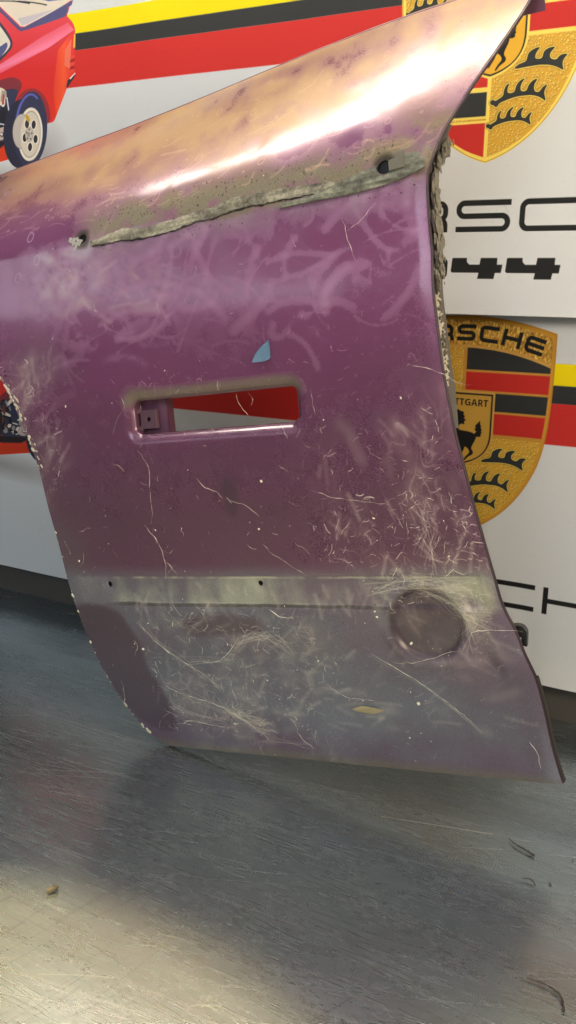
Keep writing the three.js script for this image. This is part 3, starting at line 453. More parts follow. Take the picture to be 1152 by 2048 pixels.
  field(330, 0.375, 0.2, 0.2, 0.34, 20, 0.95, 1.5); field(330, 0.37, 0.22, 0.2, 0.26, 30, 1.0, 1.3); field(120, 0.33, 0.2, 0.34, 0.44, 16, 0.6);
  field(100, -0.06, 0.2, 0.21, 0.40, 14, 0.6); field(320, -0.125, -0.06, 0.28, 0.42, 20, 0.9); field(100, 0.04, 0.13, 0.365, 0.385, 26, 0.6);
  field(760, 0.0, 0.2, 0.02, 0.16, 30, 0.8); field(220, 0.2, 0.38, 0.05, 0.16, 24, 0.45); field(220, 0.27, 0.36, 0.16, 0.2, 24, 0.75); field(110, 0.33, 0.365, 0.12, 0.17, 22, 0.65); field(30, 0.275, 0.34, 0.12, 0.17, 14, 0.4); field(70, -0.08, 0.0, 0.06, 0.2, 12, 0.5); field(110, 0.2, 0.4, 0.01, 0.08, 14, 0.4);
  field(120, -0.1, 0.33, 0.42, 0.52, 12, 0.4); field(70, -0.03, 0.06, 0.2, 0.33, 24, 0.6);
  // thick matted strands
  const mat = (pts, n, spread, a) => { for (let i = 0; i < n; i++) both(`rgba(200,196,180,${a * (0.3 + rnd() * 0.7)})`, 'rgba(235,235,235,0.5)', (q) => { q.lineWidth = 0.7 + rnd() * 1.4; q.beginPath(); pts.forEach(([x, y], k) => { const px = X(x) + (rnd() - 0.5) * spread, py = Y(y) + (rnd() - 0.5) * spread; k ? q.lineTo(px, py) : q.moveTo(px, py); }); q.stroke(); }); };
  mat([[0.005, 0.14], [0.02, 0.12], [0.045, 0.1], [0.07, 0.083], [0.085, 0.07]], 9, 22, 0.3); mat([[0.02, 0.075], [0.05, 0.06], [0.09, 0.045], [0.13, 0.02], [0.17, 0.012]], 8, 24, 0.26); mat([[0.05, 0.1], [0.1, 0.105], [0.115, 0.125], [0.15, 0.132]], 8, 22, 0.26); mat([[0.09, 0.05], [0.1, 0.042], [0.115, 0.035], [0.13, 0.03]], 26, 40, 0.45); mat([[0.03, 0.15], [0.05, 0.14], [0.07, 0.146]], 8, 30, 0.3); mat([[0.12, 0.125], [0.135, 0.132], [0.155, 0.128], [0.165, 0.118]], 20, 34, 0.35); mat([[0.02, 0.05], [0.05, 0.036], [0.08, 0.034]], 10, 26, 0.35);
  mat([[0.25, 0.115], [0.3, 0.085], [0.345, 0.045]], 4, 8, 0.25); mat([[0.3, 0.18], [0.318, 0.175], [0.34, 0.16], [0.355, 0.15]], 26, 44, 0.5); mat([[0.26, 0.18], [0.3, 0.185], [0.345, 0.182]], 16, 34, 0.45); mat([[0.335, 0.17], [0.345, 0.15], [0.34, 0.128]], 16, 36, 0.4); mat([[0.31, 0.25], [0.318, 0.235], [0.312, 0.215], [0.32, 0.2]], 18, 40, 0.4);
  // specks: dark grit and light dust
  for (let i = 0; i < 1500; i++) { const dark = rnd() < 0.3, x = rnd() * W, y = rnd() * H, r = 0.35 + rnd() ** 4 * 1.5; g.fillStyle = dark ? `rgba(28,22,24,${0.4 + rnd() * 0.5})` : `rgba(225,218,205,${0.2 + rnd() * 0.5})`; g.beginPath(); g.ellipse(x, y, r, r * (0.5 + rnd() * 0.5), rnd() * 3, 0, 7); g.fill(); }
  for (let i = 0; i < 420; i++) { const x = X(0.0 + rnd() * 0.345), y = Y(0.51 + rnd() * 0.05); g.fillStyle = `rgba(30,26,22,${0.3 + rnd() * 0.6})`; g.beginPath(); g.ellipse(x, y, 0.6 + rnd() * 2, 0.5 + rnd(), rnd() * 3, 0, 7); g.fill(); }
  // fine wear scratches
  for (let i = 0; i < 240; i++) { const x = rnd() * W, y = rnd() * H, l = 6 + rnd() * 40, an = rnd() * 6.28; g.strokeStyle = `rgba(200,185,195,${0.05 + rnd() * 0.14})`; g.lineWidth = 0.6; g.beginPath(); g.moveTo(x, y); g.lineTo(x + l * Math.cos(an), y + l * Math.sin(an)); g.stroke(); }
  // the clear coat survives where there is little dust
  const [cc, cg] = canvasOf(W / 2, H / 2); cg.drawImage(rc, 0, 0, W / 2, H / 2); const cm = cg.getImageData(0, 0, W / 2, H / 2); for (let k = 0; k < cm.data.length; k += 4) { const v = 255 * Math.pow(1 - sm(45, 190, cm.data[k]), 1.2); cm.data[k] = cm.data[k + 1] = cm.data[k + 2] = v; } cg.putImageData(cm, 0, 0);
  return [texOf(c), texOf(rc, false), texOf(cc, false)];
}
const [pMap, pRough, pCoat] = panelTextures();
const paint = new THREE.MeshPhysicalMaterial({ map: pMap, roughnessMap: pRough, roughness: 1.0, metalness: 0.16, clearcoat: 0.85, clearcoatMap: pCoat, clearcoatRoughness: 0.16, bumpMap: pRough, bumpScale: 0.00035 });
const purple = new THREE.MeshPhysicalMaterial({ color: new THREE.Color().setRGB(0.13, 0.05, 0.10), roughness: 0.42, metalness: 0.3, clearcoat: 0.5, clearcoatRoughness: 0.25 });
const darkPurple = pigment(0.035, 0.02, 0.03, 0.5, 0.2), sealant = pigment(0.55, 0.53, 0.42, 0.9), webMat = pigment(0.78, 0.74, 0.62, 0.85), rubber = pigment(0.012, 0.012, 0.013, 0.35), oliveHem = pigment(0.035, 0.035, 0.027, 0.8);

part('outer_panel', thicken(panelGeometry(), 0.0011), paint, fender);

// a strip swept along points with a flat or round section
function sweep(pts, r, seg = 8, closed = false, sx = 1, sz = 1) {
  const curve = new THREE.CatmullRomCurve3(pts, closed, 'centripetal'), g = new THREE.TubeGeometry(curve, pts.length * 4, r, seg, closed);
  if (sx !== 1 || sz !== 1) g.scale(sx, 1, sz);
  return g;
}
// edges
{
  const pts = []; for (let i = 0; i <= 60; i++) { const y = 0.001 + 0.668 * i / 60; pts.push(toFender(rightX(y) - 0.0006, y, -0.0018)); }
  part('rear_edge_hem', sweep(pts, 0.0019), darkPurple, fender);
  const low = []; for (let i = 0; i <= 14; i++) { const y = 0.002 + 0.098 * i / 14; low.push(toFender(rightX(y) + 0.0002, y, -0.0035)); }
  part('lower_hem', sweep(low, 0.0021), oliveHem, fender);
  const bot = []; for (let i = 0; i <= 30; i++) { const x = 0.004 + 0.404 * i / 30; bot.push(toFender(x, 0.001, -0.003 + 0.0006 * noise(i * 1.7, 2))); }
  part('bottom_hem', sweep(bot, 0.0022), oliveHem, fender);
  const arch = []; for (let i = 0; i <= 50; i++) { const [x, y] = leftAt(0.01 + 0.8 * i / 50); arch.push(toFender(x + 0.0004, y, -0.0016)); }
  part('arch_lip', sweep(arch, 0.0015), purple, fender);
  const topE = []; for (let i = 0; i <= 30; i++) { const x = -0.36 + 0.785 * i / 30; topE.push(toFender(x, YT(x) - 0.0005, -0.001)); }
  part('top_edge', sweep(topE, 0.0012), purple, fender);
  // folded flange behind the top edge
  const fl = []; for (let i = 0; i < 40; i++) { const f = (k) => { const x = -0.36 + 0.785 * k / 40; return toFender(x, YT(x) - 0.001, -0.0015); }; const a = f(i), b = f(i + 1), d = new THREE.Vector3(0, -0.024, -0.004); fl.push(a, b, a.clone().add(d), b, b.clone().add(d), a.clone().add(d)); }
  part('top_flange', new THREE.BufferGeometry().setFromPoints(fl), pigment(0.12, 0.05, 0.09, 0.5, 0.2, { side: THREE.DoubleSide }), fender).geometry.computeVertexNormals();
  // door-side flange, turned in behind the rear edge
  const jam = [], ny = 60, depth = (y) => 0.018 * sm(0.30, 0.36, y) * sm(0.56, 0.53, y) + 0.003;
  for (let j = 0; j < ny; j++) { const f = (k, u) => { const y = 0.315 + 0.245 * k / ny, p = toFender(rightX(y) - 0.002, y, -0.003); p.z -= depth(y) * u; p.x += 0.004 * u; return p; }; jam.push(f(j, 0), f(j, 1), f(j + 1, 0), f(j + 1, 0), f(j, 1), f(j + 1, 1)); }
  const jg = new THREE.BufferGeometry().setFromPoints(jam); jg.computeVertexNormals();
  part('door_flange', jg, pigment(0.10, 0.09, 0.08, 0.8, 0, { side: THREE.DoubleSide }), fender);
  // crumbling foam seal on it
  const rnd = mulberry(21), lumps = [];
  for (let i = 0; i < 260; i++) {
    const y = 0.435 + 0.115 * rnd(), p = toFender(rightX(y) + 0.0005 + 0.0045 * rnd() * sm(0.33, 0.4, y), y, -0.008 - 0.016 * rnd()), r = 0.0008 + 0.0022 * rnd() * rnd();
    const s = new THREE.IcosahedronGeometry(r, 1), q = s.attributes.position; for (let k = 0; k < q.count; k++) { const w = 1 + 0.5 * noise(q.getX(k) * 900 + i, q.getY(k) * 900 + q.getZ(k) * 700); q.setXYZ(k, q.getX(k) * w * 0.7 + p.x, q.getY(k) * w * (1.2 + 2.2 * hash(i, 1)) + p.y, q.getZ(k) * w * 1.3 + p.z); } s.computeVertexNormals(); lumps.push(s);
  }
  part('foam_seal', mergeGeometries(lumps), pigment(0.19, 0.175, 0.14, 0.95), fender);
  const pl = [], np = 90; for (let j = 0; j < np; j++) { const f = (k, u) => { const y = 0.35 + 0.10 * k / np, p = toFender(rightX(y) - 0.001, y, -0.0035), w = sm(0, 0.15, k / np) * sm(1, 0.9, k / np); p.z -= (0.004 + 0.014 * w + 0.002 * noise(k * 0.4, 3) + 0.0015 * noise(k * 1.3, 7)) * u; p.x += (0.0018 + 0.0012 * noise(k * 0.7, u * 3)) * Math.sin(u * 2.4); return p; }; for (let m = 0; m < 5; m++) { const a = f(j, m / 5), b = f(j, (m + 1) / 5), c = f(j + 1, m / 5), d = f(j + 1, (m + 1) / 5); pl.push(a, b, c, c, b, d); } }
  const pg = mergeVertices(new THREE.BufferGeometry().setFromPoints(pl), 1e-5); pg.computeVertexNormals(); part('plaster_seal', pg, pigment(0.46, 0.43, 0.35, 0.95, 0, { side: THREE.DoubleSide }), fender);
  const pits = []; for (let i = 0; i < 60; i++) { const y = 0.355 + 0.09 * rnd(), p = toFender(rightX(y) + 0.001, y, -0.006 - 0.012 * rnd()); pits.push(new THREE.IcosahedronGeometry(0.0005 + 0.0008 * rnd(), 0).scale(1, 1.5, 1).translate(p.x, p.y, p.z)); } part('crust_fleck', mergeGeometries(pits), pigment(0.12, 0.10, 0.07, 0.95), fender);
  const dark = []; for (let i = 0; i < 16; i++) { const y = 0.43 + 0.11 * rnd(), p = toFender(rightX(y) + 0.002, y, -0.005 - 0.006 * rnd()); dark.push(new THREE.IcosahedronGeometry(0.002, 1).scale(0.6, 1.5 + 3 * rnd(), 1.2).rotateZ(0.3 * (rnd() - 0.5)).translate(p.x, p.y, p.z)); }
  part('felt_remnant', mergeGeometries(dark), pigment(0.06, 0.05, 0.045, 0.95), fender);
  // clip near the lower rear edge
  const cs = new THREE.Shape(); cs.moveTo(-0.007, -0.011); cs.lineTo(-0.007, 0.009); cs.quadraticCurveTo(0.006, 0.012, 0.0075, 0.001); cs.lineTo(0.0065, -0.012); cs.lineTo(0.003, -0.011); cs.lineTo(0.003, -0.002); cs.lineTo(-0.003, -0.002); cs.lineTo(-0.003, -0.011);
  cs.closePath(); const cg = new THREE.ExtrudeGeometry(cs, { depth: 0.008, bevelEnabled: true, bevelSize: 0.001, bevelThickness: 0.001, bevelSegments: 3 }); const cp = toFender(0.384, 0.137, -0.014); cg.scale(0.8, 0.8, 0.8); cg.translate(cp.x, cp.y, cp.z);
  part('plastic_clip', cg, rubber, fender);
}
// slot: turned-in rim, and the bracket inside it
{
  const ring = (o, z) => { const pts = [], n = 96; for (let i = 0; i < n; i++) { const t = (i / n) * Math.PI * 2, hx = SLOT.hx - SLOT.r, hy = SLOT.hy - SLOT.r, sx = Math.cos(t), sy = Math.sin(t); let px, py; const r = SLOT.r - o; const u = (i / n) * 4; // walk four sides
      const side = Math.floor(u), f = u - side, cx = [hx, -hx, -hx, hx], cy = [hy, hy, -hy, -hy]; const c = side, nx = (side + 1) % 4;
      const arc = 0.4; if (f < arc) { const th = side * Math.PI / 2 + (f / arc) * Math.PI / 2; px = cx[c] + Math.cos(th) * r; py = cy[c] + Math.sin(th) * r; } else { const th = (side + 1) * Math.PI / 2, k = (f - arc) / (1 - arc); px = lerp(cx[c], cx[nx], k) + Math.cos(th) * r; py = lerp(cy[c], cy[nx], k) + Math.sin(th) * r; }
      pts.push([SLOT.x + px, SLOT.y + py, z]); } return pts; };
  const A = ring(-0.0012, 0), B = ring(0.0003, -0.0016), Cc = ring(0.0009, -0.009), v = [], rows = [A, B, Cc].map((q) => q.map(([x, y, z]) => new THREE.Vector3(x, y, surf(x, y) + z + 0.0003)));
  const flat = []; rows.forEach((q) => flat.push(...q)); const id = [], n = A.length; for (let k = 0; k < 2; k++) for (let i = 0; i < n; i++) { const a = k * n + i, b = k * n + (i + 1) % n; id.push(a, a + n, b, b, a + n, b + n); }
  const g = new THREE.BufferGeometry().setFromPoints(flat); g.setIndex(id); g.computeVertexNormals();
  purple.side = THREE.DoubleSide; part('slot_rim', g, purple, fender);
  const z = surf(0.05, 0.37) - 0.012, box = new THREE.BoxGeometry(0.026, 0.05, 0.0016, 6, 1, 1); { const q = box.attributes.position; for (let i = 0; i < q.count; i++) q.setZ(i, q.getZ(i) - 6 * Math.max(0, q.getX(i)) ** 2 * 3); box.computeVertexNormals(); }
  const br = part('bracket', mergeGeometries([box.translate(0.044, 0.347, z - 0.004), new THREE.BoxGeometry(0.0016, 0.05, 0.012).translate(0.0305, 0.347, z - 0.0092), new THREE.BoxGeometry(0.0016, 0.05, 0.010).translate(0.0572, 0.347, z - 0.012)]), purple, fender);
  const s = new THREE.Shape(); s.moveTo(-0.0085, -0.0085); s.lineTo(0.0085, -0.0085); s.lineTo(0.0085, 0.0085); s.lineTo(-0.0085, 0.0085); s.closePath(); const h = new THREE.Path(); h.absarc(0, 0, 0.003, 0, 6.2832, true); s.holes.push(h);
  part('cage_nut', new THREE.ExtrudeGeometry(s, { depth: 0.004, bevelEnabled: true, bevelSize: 0.0008, bevelThickness: 0.0008, bevelSegments: 2 }).translate(0.0405, 0.3455, z - 0.002), pigment(0.16, 0.09, 0.13, 0.45, 0.5), br);
  const ears = [-1, 1].map((k) => new THREE.BoxGeometry(0.005, 0.004, 0.003).rotateZ(0.3 * k).translate(0.031, 0.3455 + k * 0.0085, z + 0.002)); part('nut_tab', mergeGeometries(ears), pigment(0.2, 0.12, 0.16, 0.4, 0.5), br);
}
// adhesive and sealer left along the upper moulding line
function ribbon(x0, x1, n, lowY, highY, lift, thick) {
  const m = 16, pos = [], uv = [], id = [];
  for (let i = 0; i <= n; i++) for (let j = 0; j <= m; j++) { const x = lerp(x0, x1, i / n), y = lerp(lowY(x), highY(x), j / m); pos.push(x, y, surf(x, y) + lift + thick * (0.5 + 0.9 * fbm(x * 60, y * 160, 3)) * sm(1.0, 0.55, j / m) * (j ? 1 : 0.8)); uv.push(...uvOf(x, y)); }
  for (let i = 0; i < n; i++) for (let j = 0; j < m; j++) { const a = i * (m + 1) + j, cx = lerp(x0, x1, (i + 0.5) / n), cy = lerp(lowY(cx), highY(cx), (j + 0.5) / m); if (Math.hypot(cx - HOLES[1][0], cy - HOLES[1][1]) < HOLES[1][2] * 1.12) continue; id.push(a, a + m + 1, a + 1, a + 1, a + m + 1, a + m + 2); }
  const g = new THREE.BufferGeometry(); g.setAttribute('position', new THREE.Float32BufferAttribute(pos, 3)); g.setAttribute('uv', new THREE.Float32BufferAttribute(uv, 2)); g.setIndex(id); g.computeVertexNormals(); return thicken(g, thick + lift + 0.0006);
}
function stripTexture() {
  const W = 1024, H = 128, [c, g] = canvasOf(W, H), im = g.createImageData(W, H);
  for (let j = 0; j < H; j++) for (let i = 0; i < W; i++) { const a = fbm(i / 30, j / 18, 4), b = fbm(i / 5 + 50, j / 5, 2), s = fbm(i / 60, j / 5 + 20, 3), k = (j * W + i) * 4, v = 116 + 62 * a + 34 * b + 40 * s; im.data[k] = v + 3; im.data[k + 1] = v; im.data[k + 2] = v - 13 - 10 * a; im.data[k + 3] = 255; }
  g.putImageData(im, 0, 0); const t = texOf(c); t.wrapS = t.wrapT = THREE.RepeatWrapping; t.repeat.set(2.2, 14); return t;
}
const stripMat = new THREE.MeshStandardMaterial({ map: stripTexture(), roughness: 0.9 });
{
  const low = (x) => 0.5185 + 0.0065 * sm(0.08, 0.16, x) - 0.004 * sm(0.2, 0.3, x) + 0.0022 * fbm(x * 70, 3, 3) - 0.0022 * Math.exp(-(((x - 0.07) / 0.02) ** 2)), high = (x) => low(x) + 0.006 + 0.005 * sm(-0.005, 0.04, x) + 0.004 * fbm(x * 34, 9, 3);
  part('adhesive_strip', ribbon(-0.008, 0.262, 220, low, high, 0.0001, 0.0008), stripMat, fender);
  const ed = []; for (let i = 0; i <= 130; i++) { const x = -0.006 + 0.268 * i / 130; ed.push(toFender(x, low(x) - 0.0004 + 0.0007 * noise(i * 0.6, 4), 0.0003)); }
  { const cu = new THREE.CatmullRomCurve3(ed), tg = new THREE.TubeGeometry(cu, 390, 0.0009, 5), q = tg.attributes.position, cen = new THREE.Vector3(); for (let i = 0; i < q.count; i++) { const row = Math.floor(i / 6); cu.getPointAt(row / 390, cen); const k = 0.25 + 1.1 * Math.abs(noise(row * 0.11, 9)); q.setXYZ(i, cen.x + (q.getX(i) - cen.x) * k, cen.y + (q.getY(i) - cen.y) * k, cen.z + (q.getZ(i) - cen.z) * k); } part('torn_edge_shadow', tg, pigment(0.014, 0.014, 0.012, 0.8), fender); }  // black tube put in as the shadow gap along the torn lower edge
  // dark plastic strip end by the second hole
  const lo2 = (x) => 0.5185 + 0.010 * Math.pow(clamp((x - 0.25) / 0.083, 0, 1), 3), hi2 = (x) => 0.5265 + 0.0165 * sm(0.22, 0.33, x) * (1 - 0.55 * sm(0.326, 0.333, x)) - 0.004 * sm(0.27, 0.2, x);
  const dk = ribbon(0.2, 0.3325, 180, lo2, hi2, 0.0008, 0.0012);
  part('trim_remnant', dk, new THREE.MeshStandardMaterial({ map: stripMat.map, color: new THREE.Color().setRGB(0.62, 0.68, 0.66), roughness: 0.7 }), fender);
  const p = toFender(0.3075, 0.5375, 0.003), plate = new THREE.Shape(); plate.moveTo(-0.005, -0.0065); plate.lineTo(0.0075, -0.0055); plate.lineTo(0.0075, 0.0075); plate.lineTo(0.003, 0.007); plate.lineTo(0.001, 0.0025); plate.lineTo(-0.005, 0.001);
  part('clip_plate', new THREE.ExtrudeGeometry(plate, { depth: 0.0012, bevelEnabled: true, bevelSize: 0.0004, bevelThickness: 0.0004, bevelSegments: 1 }).translate(p.x, p.y, p.z - 0.001), pigment(0.13, 0.125, 0.105, 0.6, 0.1), fender);
  for (const [hx, hy, r] of HOLES) { const q = toFender(hx, hy, -0.0035), w = new THREE.CylinderGeometry(r * 1.3, r * 1.3, 0.002, 24).rotateX(Math.PI / 2).translate(q.x, q.y, q.z - 0.0008); part('hole_shade_disc', w, rubber, fender); }  // black discs added behind the holes, in place of the shade inside them
  // flaked sealer left of the first hole
  const fk = []; const rnd = mulberry(4); for (let i = 0; i < 16; i++) { const x = -0.034 + 0.013 * rnd(), y = 0.519 + 0.010 * rnd(), q = toFender(x, y, 0.0004 + 0.001 * rnd()); fk.push(new THREE.BoxGeometry(0.002 + 0.004 * rnd(), 0.001 + 0.002 * rnd(), 0.0008).rotateZ(rnd() * 3).translate(q.x, q.y, q.z)); }
  part('sealer_flake', mergeGeometries(fk), pigment(0.42, 0.42, 0.40, 0.9), fender);
  // seam sealer crumbs on the wheel arch edge
  const sc = []; for (let i = 0; i < 120; i++) { const t = i < 85 ? lerp(0.42, 0.6, rnd() ** 0.6) : 0.02 + 0.45 * rnd() * rnd(), [x, y] = leftAt(t), q = toFender(x + 0.0005 + 0.005 * rnd() * (i < 85 ? rnd() * 1.6 : 0.12), y, 0.0003), r = 0.0003 + 0.0015 * rnd() ** 4; const s = new THREE.IcosahedronGeometry(r, 0); s.scale(1, 1.2 + 3.5 * rnd() * rnd(), 0.4); s.rotateZ(0.3 + 0.4 * rnd()); s.translate(q.x, q.y, q.z); sc.push(s); }
  part('seam_sealer', mergeGeometries(sc), sealant, fender);
}
// ---------------------------------------------------------------- cobwebs and lint
{
  const rnd = mulberry(99), gs = [];
  const strand = (pts, r, lift = 0.0012, wob = 0.0012) => {
    const cv = new THREE.CatmullRomCurve3(pts.map(([x, y]) => new THREE.Vector3(x, y, 0))), n = Math.max(6, Math.round(cv.getLength() / 0.004)), out = [];
    for (let i = 0; i <= n; i++) { const p = cv.getPoint(i / n); p.x += wob * (rnd() - 0.5); p.y += wob * (rnd() - 0.5); p.z = surf(p.x, p.y) + lift * (0.4 + rnd()); out.push(p); }
    const cu = new THREE.CatmullRomCurve3(out), tg = new THREE.TubeGeometry(cu, n * 2, r, 4), q = tg.attributes.position, cen = new THREE.Vector3(), ph = rnd() * 50;
    for (let i = 0; i < q.count; i++) { const t = Math.floor(i / 5) / (n * 2); cu.getPointAt(t, cen); const k = (0.12 + 0.8 * Math.pow(Math.abs(noise(t * n * 0.7 + ph, 1.5)), 1.2)) * Math.min(1, 6 * t + 0.1, 6 * (1 - t) + 0.1); q.setXYZ(i, cen.x + (q.getX(i) - cen.x) * k, cen.y + (q.getY(i) - cen.y) * k, cen.z + (q.getZ(i) - cen.z) * k); }
    gs.push(tg);
  };
  strand([[0.031, 0.318], [0.036, 0.311], [0.041, 0.30], [0.040, 0.275], [0.038, 0.247], [0.036, 0.243]], 0.00042); strand([[0.028, 0.243], [0.036, 0.232], [0.043, 0.222], [0.046, 0.21], [0.047, 0.196], [0.044, 0.187]], 0.00055); strand([[0.0, 0.305], [0.008, 0.302], [0.014, 0.296]], 0.0006);
  strand([[0.093, 0.287], [0.103, 0.277], [0.115, 0.271], [0.121, 0.265]], 0.0004); strand([[0.127, 0.264], [0.145, 0.257], [0.158, 0.246]], 0.0003); strand([[0.047, 0.206], [0.055, 0.198], [0.06, 0.191]], 0.0003);
  strand([[0.31, 0.372], [0.335, 0.363], [0.352, 0.352], [0.362, 0.349]], 0.0004, 0.0025); strand([[0.22, 0.36], [0.222, 0.345], [0.224, 0.335]], 0.0003); strand([[0.21, 0.27], [0.235, 0.262], [0.262, 0.257], [0.285, 0.254]], 0.00035); strand([[0.19, 0.222], [0.2, 0.215], [0.205, 0.21]], 0.0005);
  strand([[0.258, 0.5], [0.262, 0.488], [0.264, 0.478], [0.27, 0.462]], 0.00045); strand([[0.262, 0.488], [0.275, 0.495], [0.29, 0.508]], 0.0003); strand([[0.157, 0.222], [0.165, 0.213], [0.185, 0.2], [0.2, 0.19]], 0.0003);
  strand([[0.0, 0.142], [0.02, 0.12], [0.045, 0.1], [0.068, 0.086], [0.085, 0.07]], 0.0005); strand([[0.015, 0.082], [0.02, 0.07], [0.04, 0.062], [0.07, 0.055], [0.1, 0.04], [0.13, 0.018]], 0.0005); strand([[0.05, 0.1], [0.09, 0.103], [0.11, 0.12], [0.118, 0.13]], 0.0004); strand([[0.032, 0.033], [0.06, 0.03], [0.085, 0.028]], 0.0004);
  strand([[0.255, 0.115], [0.3, 0.086], [0.342, 0.05]], 0.0004); strand([[0.2, 0.085], [0.215, 0.073], [0.25, 0.068]], 0.0003); strand([[0.16, 0.03], [0.17, 0.018], [0.178, 0.012]], 0.0004); strand([[0.385, 0.04], [0.392, 0.027], [0.393, 0.012]], 0.0005); strand([[0.27, 0.108], [0.3, 0.112], [0.335, 0.124]], 0.00035);
  strand([[0.345, 0.141], [0.365, 0.144], [0.389, 0.142]], 0.0005, 0.002); strand([[-0.037, 0.075], [-0.036, 0.06], [-0.04, 0.045]], 0.0005, 0.003); strand([[-0.012, 0.107], [-0.006, 0.112], [-0.008, 0.122]], 0.0006); strand([[0.155, 0.158], [0.165, 0.151], [0.178, 0.15]], 0.0006);
  strand([[0.02, 0.372], [0.022, 0.36], [0.012, 0.348], [0.005, 0.334]], 0.0005); strand([[0.143, 0.362], [0.145, 0.352], [0.15, 0.345], [0.154, 0.338]], 0.0004, 0.001); strand([[0.155, 0.363], [0.16, 0.354], [0.157, 0.348]], 0.0003); strand([[0.185, 0.331], [0.192, 0.322], [0.195, 0.316]], 0.0004);
  for (let i = 0; i < 120; i++) { // short stray fibres
    const zone = rnd(), x = zone < 0.45 ? lerp(0.2, 0.37, Math.sqrt(rnd())) : zone < 0.75 ? lerp(0.0, 0.22, rnd()) : lerp(-0.1, 0.34, rnd()), y = zone < 0.45 ? lerp(0.195, 0.33, rnd()) : zone < 0.75 ? lerp(0.02, 0.15, rnd()) : lerp(0.2, 0.5, rnd());
    if (holeD(x, y) < 0.012 || x > rightX(y) - 0.012 || y < 0.012) continue;
    let t = rnd() * 6.28; const pts = [[x, y]]; let px = x, py = y; const l = 0.0015 + 0.006 * rnd() * rnd(); for (let k = 0; k < 3; k++) { t += (rnd() - 0.5) * 1.1; px += l * Math.cos(t); py += l * Math.sin(t); pts.push([px, py]); }
    strand(pts, 0.00022 + 0.0003 * rnd() * rnd(), 0.0014, 0.0006);
  }
  for (let i = 0; i < 60; i++) { const x = lerp(-0.06, 0.36, rnd()), y = lerp(0.03, 0.42, rnd()); if (holeD(x, y) < 0.01) continue; const q = toFender(x, y, 0.0005), s = new THREE.IcosahedronGeometry(0.00025 + 0.0007 * rnd() ** 4, 0); s.scale(1 + 2 * rnd(), 1 + rnd(), 0.6); s.rotateZ(rnd() * 3); s.translate(q.x, q.y, q.z); gs.push(s.toNonIndexed ? s : s); }
  const merged = mergeGeometries(gs.map((q) => { const k = q.index ? q.toNonIndexed() : q; for (const n of Object.keys(k.attributes)) if (!['position', 'normal'].includes(n)) k.deleteAttribute(n); return k; }));
  const web = part('cobweb', merged, webMat, fender); web.userData.kind = 'stuff';
}
// ---------------------------------------------------------------- small things on the fender and the bench
function onFender(o, x, y, lift, turn) { const e = 0.002, dx = (surf(x + e, y) - surf(x - e, y)) / (2 * e), dy = (surf(x, y + e) - surf(x, y - e)) / (2 * e), n = new THREE.Vector3(-dx, -dy, 1).normalize().transformDirection(fender.matrixWorld), u = FV.clone().addScaledVector(n, -FV.dot(n)).normalize(), r = new THREE.Vector3().crossVectors(u, n); o.quaternion.setFromRotationMatrix(new THREE.Matrix4().makeBasis(r, u, n)); o.rotateZ(turn); o.position.copy(worldOf(toFender(x, y, lift))); }
function sheet(shape, bend, t) { const g = new THREE.ExtrudeGeometry(shape, { depth: t, bevelEnabled: false, curveSegments: 12 }), q = g.attributes.position; for (let i = 0; i < q.count; i++) q.setZ(i, q.getZ(i) + bend(q.getX(i), q.getY(i))); g.computeVertexNormals(); return g; }
{
  const s = new THREE.Shape(); s.moveTo(-0.0105, -0.0075); s.quadraticCurveTo(-0.006, 0.004, 0.0075, 0.0105); s.quadraticCurveTo(0.0095, 0.003, 0.0075, -0.006); s.quadraticCurveTo(0.003, -0.0085, -0.0105, -0.0075);
  const m = finish(new THREE.Mesh(sheet(s, (x, y) => 0.16 * Math.abs(x - 0.3 * y - 0.001) + 0.0006 * Math.sin(x * 700 + y * 300), 0.0004), pigment(0.10, 0.19, 0.31, 0.8))); m.name = 'tape_scrap'; m.userData = { label: 'small pale blue scrap of tape stuck to the fender above its slot', category: 'tape scrap' }; scene.add(m); onFender(m, 0.177, 0.395, 0.001, 0);
  const f = new THREE.Shape(); f.moveTo(-0.015, 0); f.quadraticCurveTo(-0.008, 0.0045, 0.002, 0.0035); f.quadraticCurveTo(0.010, 0.0035, 0.0155, -0.0002); f.quadraticCurveTo(0.006, -0.0042, -0.004, -0.0036); f.quadraticCurveTo(-0.010, -0.003, -0.015, 0);
  const l = finish(new THREE.Mesh(sheet(f, (x, y) => 18 * y * y + 0.0006 * Math.sin(x * 300), 0.0004), pigment(0.30, 0.26, 0.16, 0.9))); l.name = 'dry_leaf'; l.userData = { label: 'small dry tan leaf lying flat on the lower grey part of the fender', category: 'leaf' }; scene.add(l); onFender(l, 0.239, 0.059, 0.0009, 0.0);
}
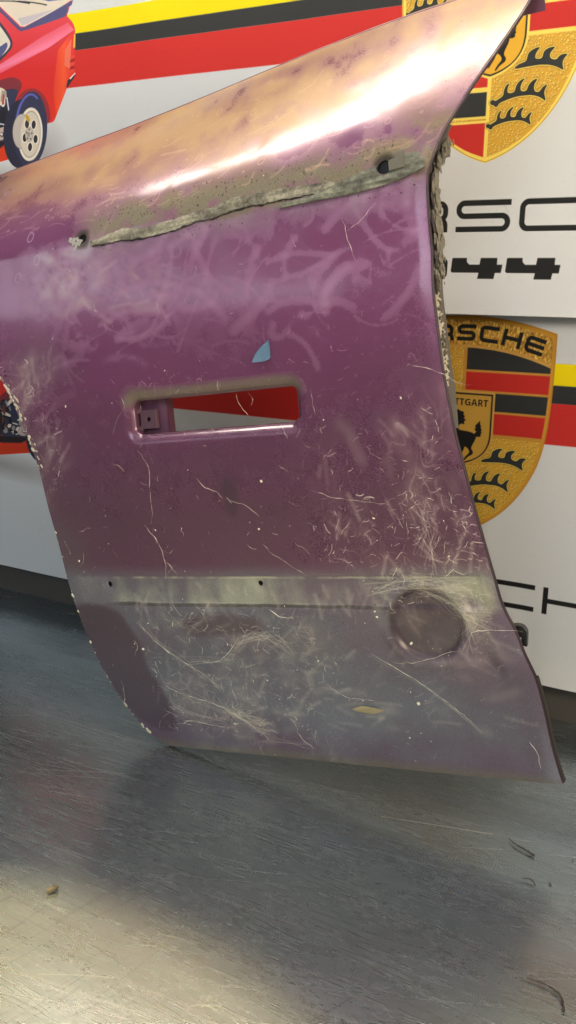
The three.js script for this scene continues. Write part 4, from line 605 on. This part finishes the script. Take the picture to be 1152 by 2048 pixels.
{
  const put = (o, a, w, turn, label, cat) => { o.userData = { label, category: cat }; o.position.copy(WP(a, 0.0005, w)); o.rotation.y = wallTurn + turn; scene.add(o); };
  // an empty seed husk
  const hg = new THREE.SphereGeometry(1, 20, 12, 0, Math.PI * 1.45); { const q = hg.attributes.position; for (let i = 0; i < q.count; i++) { const x = q.getX(i); q.setXYZ(i, x * 0.0055, (q.getY(i) * (1 - 0.25 * x)) * 0.0028 + 0.0024, q.getZ(i) * 0.0028); } hg.computeVertexNormals(); }
  const husk = finish(new THREE.Mesh(hg, pigment(0.028, 0.023, 0.016, 0.7, 0, { side: THREE.DoubleSide }))); husk.name = 'seed_husk'; put(husk, 0.565, 0.487, 1.15, 'small dark open seed husk on the bright front left of the bench', 'seed husk');
  const bits = (pts, r0, r1, mat) => { const cv = new THREE.CatmullRomCurve3(pts.map((p) => new THREE.Vector3(...p))), g = new THREE.TubeGeometry(cv, 24, 1, 6), q = g.attributes.position, cen = new THREE.Vector3(); for (let i = 0; i < q.count; i++) { const row = Math.floor(i / 7), t = row / 24; cv.getPoint(t, cen); const r = 0.6 * lerp(r0, r1, t) * (0.7 + 0.6 * hash(row, i % 6)); q.setXYZ(i, cen.x + (q.getX(i) - cen.x) * r, cen.y + (q.getY(i) - cen.y) * r, cen.z + (q.getZ(i) - cen.z) * r); } g.computeVertexNormals(); return finish(new THREE.Mesh(g, mat)); };
  const bark = pigment(0.05, 0.04, 0.03, 0.85);
  const a = bits([[-0.012, 0.001, -0.009], [-0.006, 0.0015, -0.002], [0.002, 0.0015, 0.003], [0.011, 0.001, 0.009]], 0.0006, 0.0019, bark); a.name = 'wood_sliver'; put(a, 0.888, 0.246, 0.2, 'thin dark wood sliver lying on the bench in front of the fender corner', 'wood sliver');
  const b = bits([[-0.006, 0.001, 0], [0, 0.0018, -0.0025], [0.006, 0.001, 0.001]], 0.0006, 0.0009, bark); b.name = 'fibre_curl'; put(b, 0.905, 0.288, -0.2, 'tiny curved dark fibre on the bench near the shade edge', 'fibre');
  const c = bits([[-0.018, 0.001, -0.006], [-0.006, 0.0016, -0.005], [0.006, 0.0012, 0.001], [0.01, 0.001, 0.014]], 0.0007, 0.0016, bark); c.name = 'wood_sliver_001'; put(c, 0.948, 0.396, 0.1, 'bent dark sliver with a crooked end at the front right of the bench', 'wood sliver');
  const rnd = mulberry(63), gs = []; for (let i = 0; i < 100; i++) { const w = 0.06 + 0.55 * rnd(), aa = 0.35 + 0.7 * rnd(), p = WP(aa, 0.0006, w), s = new THREE.IcosahedronGeometry(0.0003 + 0.0008 * rnd() ** 3, 0); s.scale(1 + rnd() * 1.5, 0.5, 1); s.rotateY(rnd() * 6); s.translate(p.x, p.y, p.z); gs.push(s); }
  const grit = part('grit', mergeGeometries(gs), pigment(0.12, 0.10, 0.08, 0.9), scene); grit.userData = { kind: 'stuff' };
}
// ---------------------------------------------------------------- the strip lamp that lights the bench
{
  const lamp = thing('strip_lamp', 'long warm strip lamp hanging above the bench', 'lamp');
  lamp.position.copy(WP(0.42, 1.262, 0.36)); lamp.rotation.y = wallTurn;
  part('housing', new THREE.BoxGeometry(1.2, 0.06, 0.12).translate(0, 0.034, 0), pigment(0.7, 0.7, 0.68, 0.5), lamp);
  part('diffuser', new THREE.BoxGeometry(1.15, 0.004, 0.09).translate(0, 0.0015, 0), new THREE.MeshStandardMaterial({ color: 0xffffff, emissive: new THREE.Color().setRGB(1, 0.8, 0.52), emissiveIntensity: 2, roughness: 0.6 }), lamp);
}
renderer.render(scene, camera);
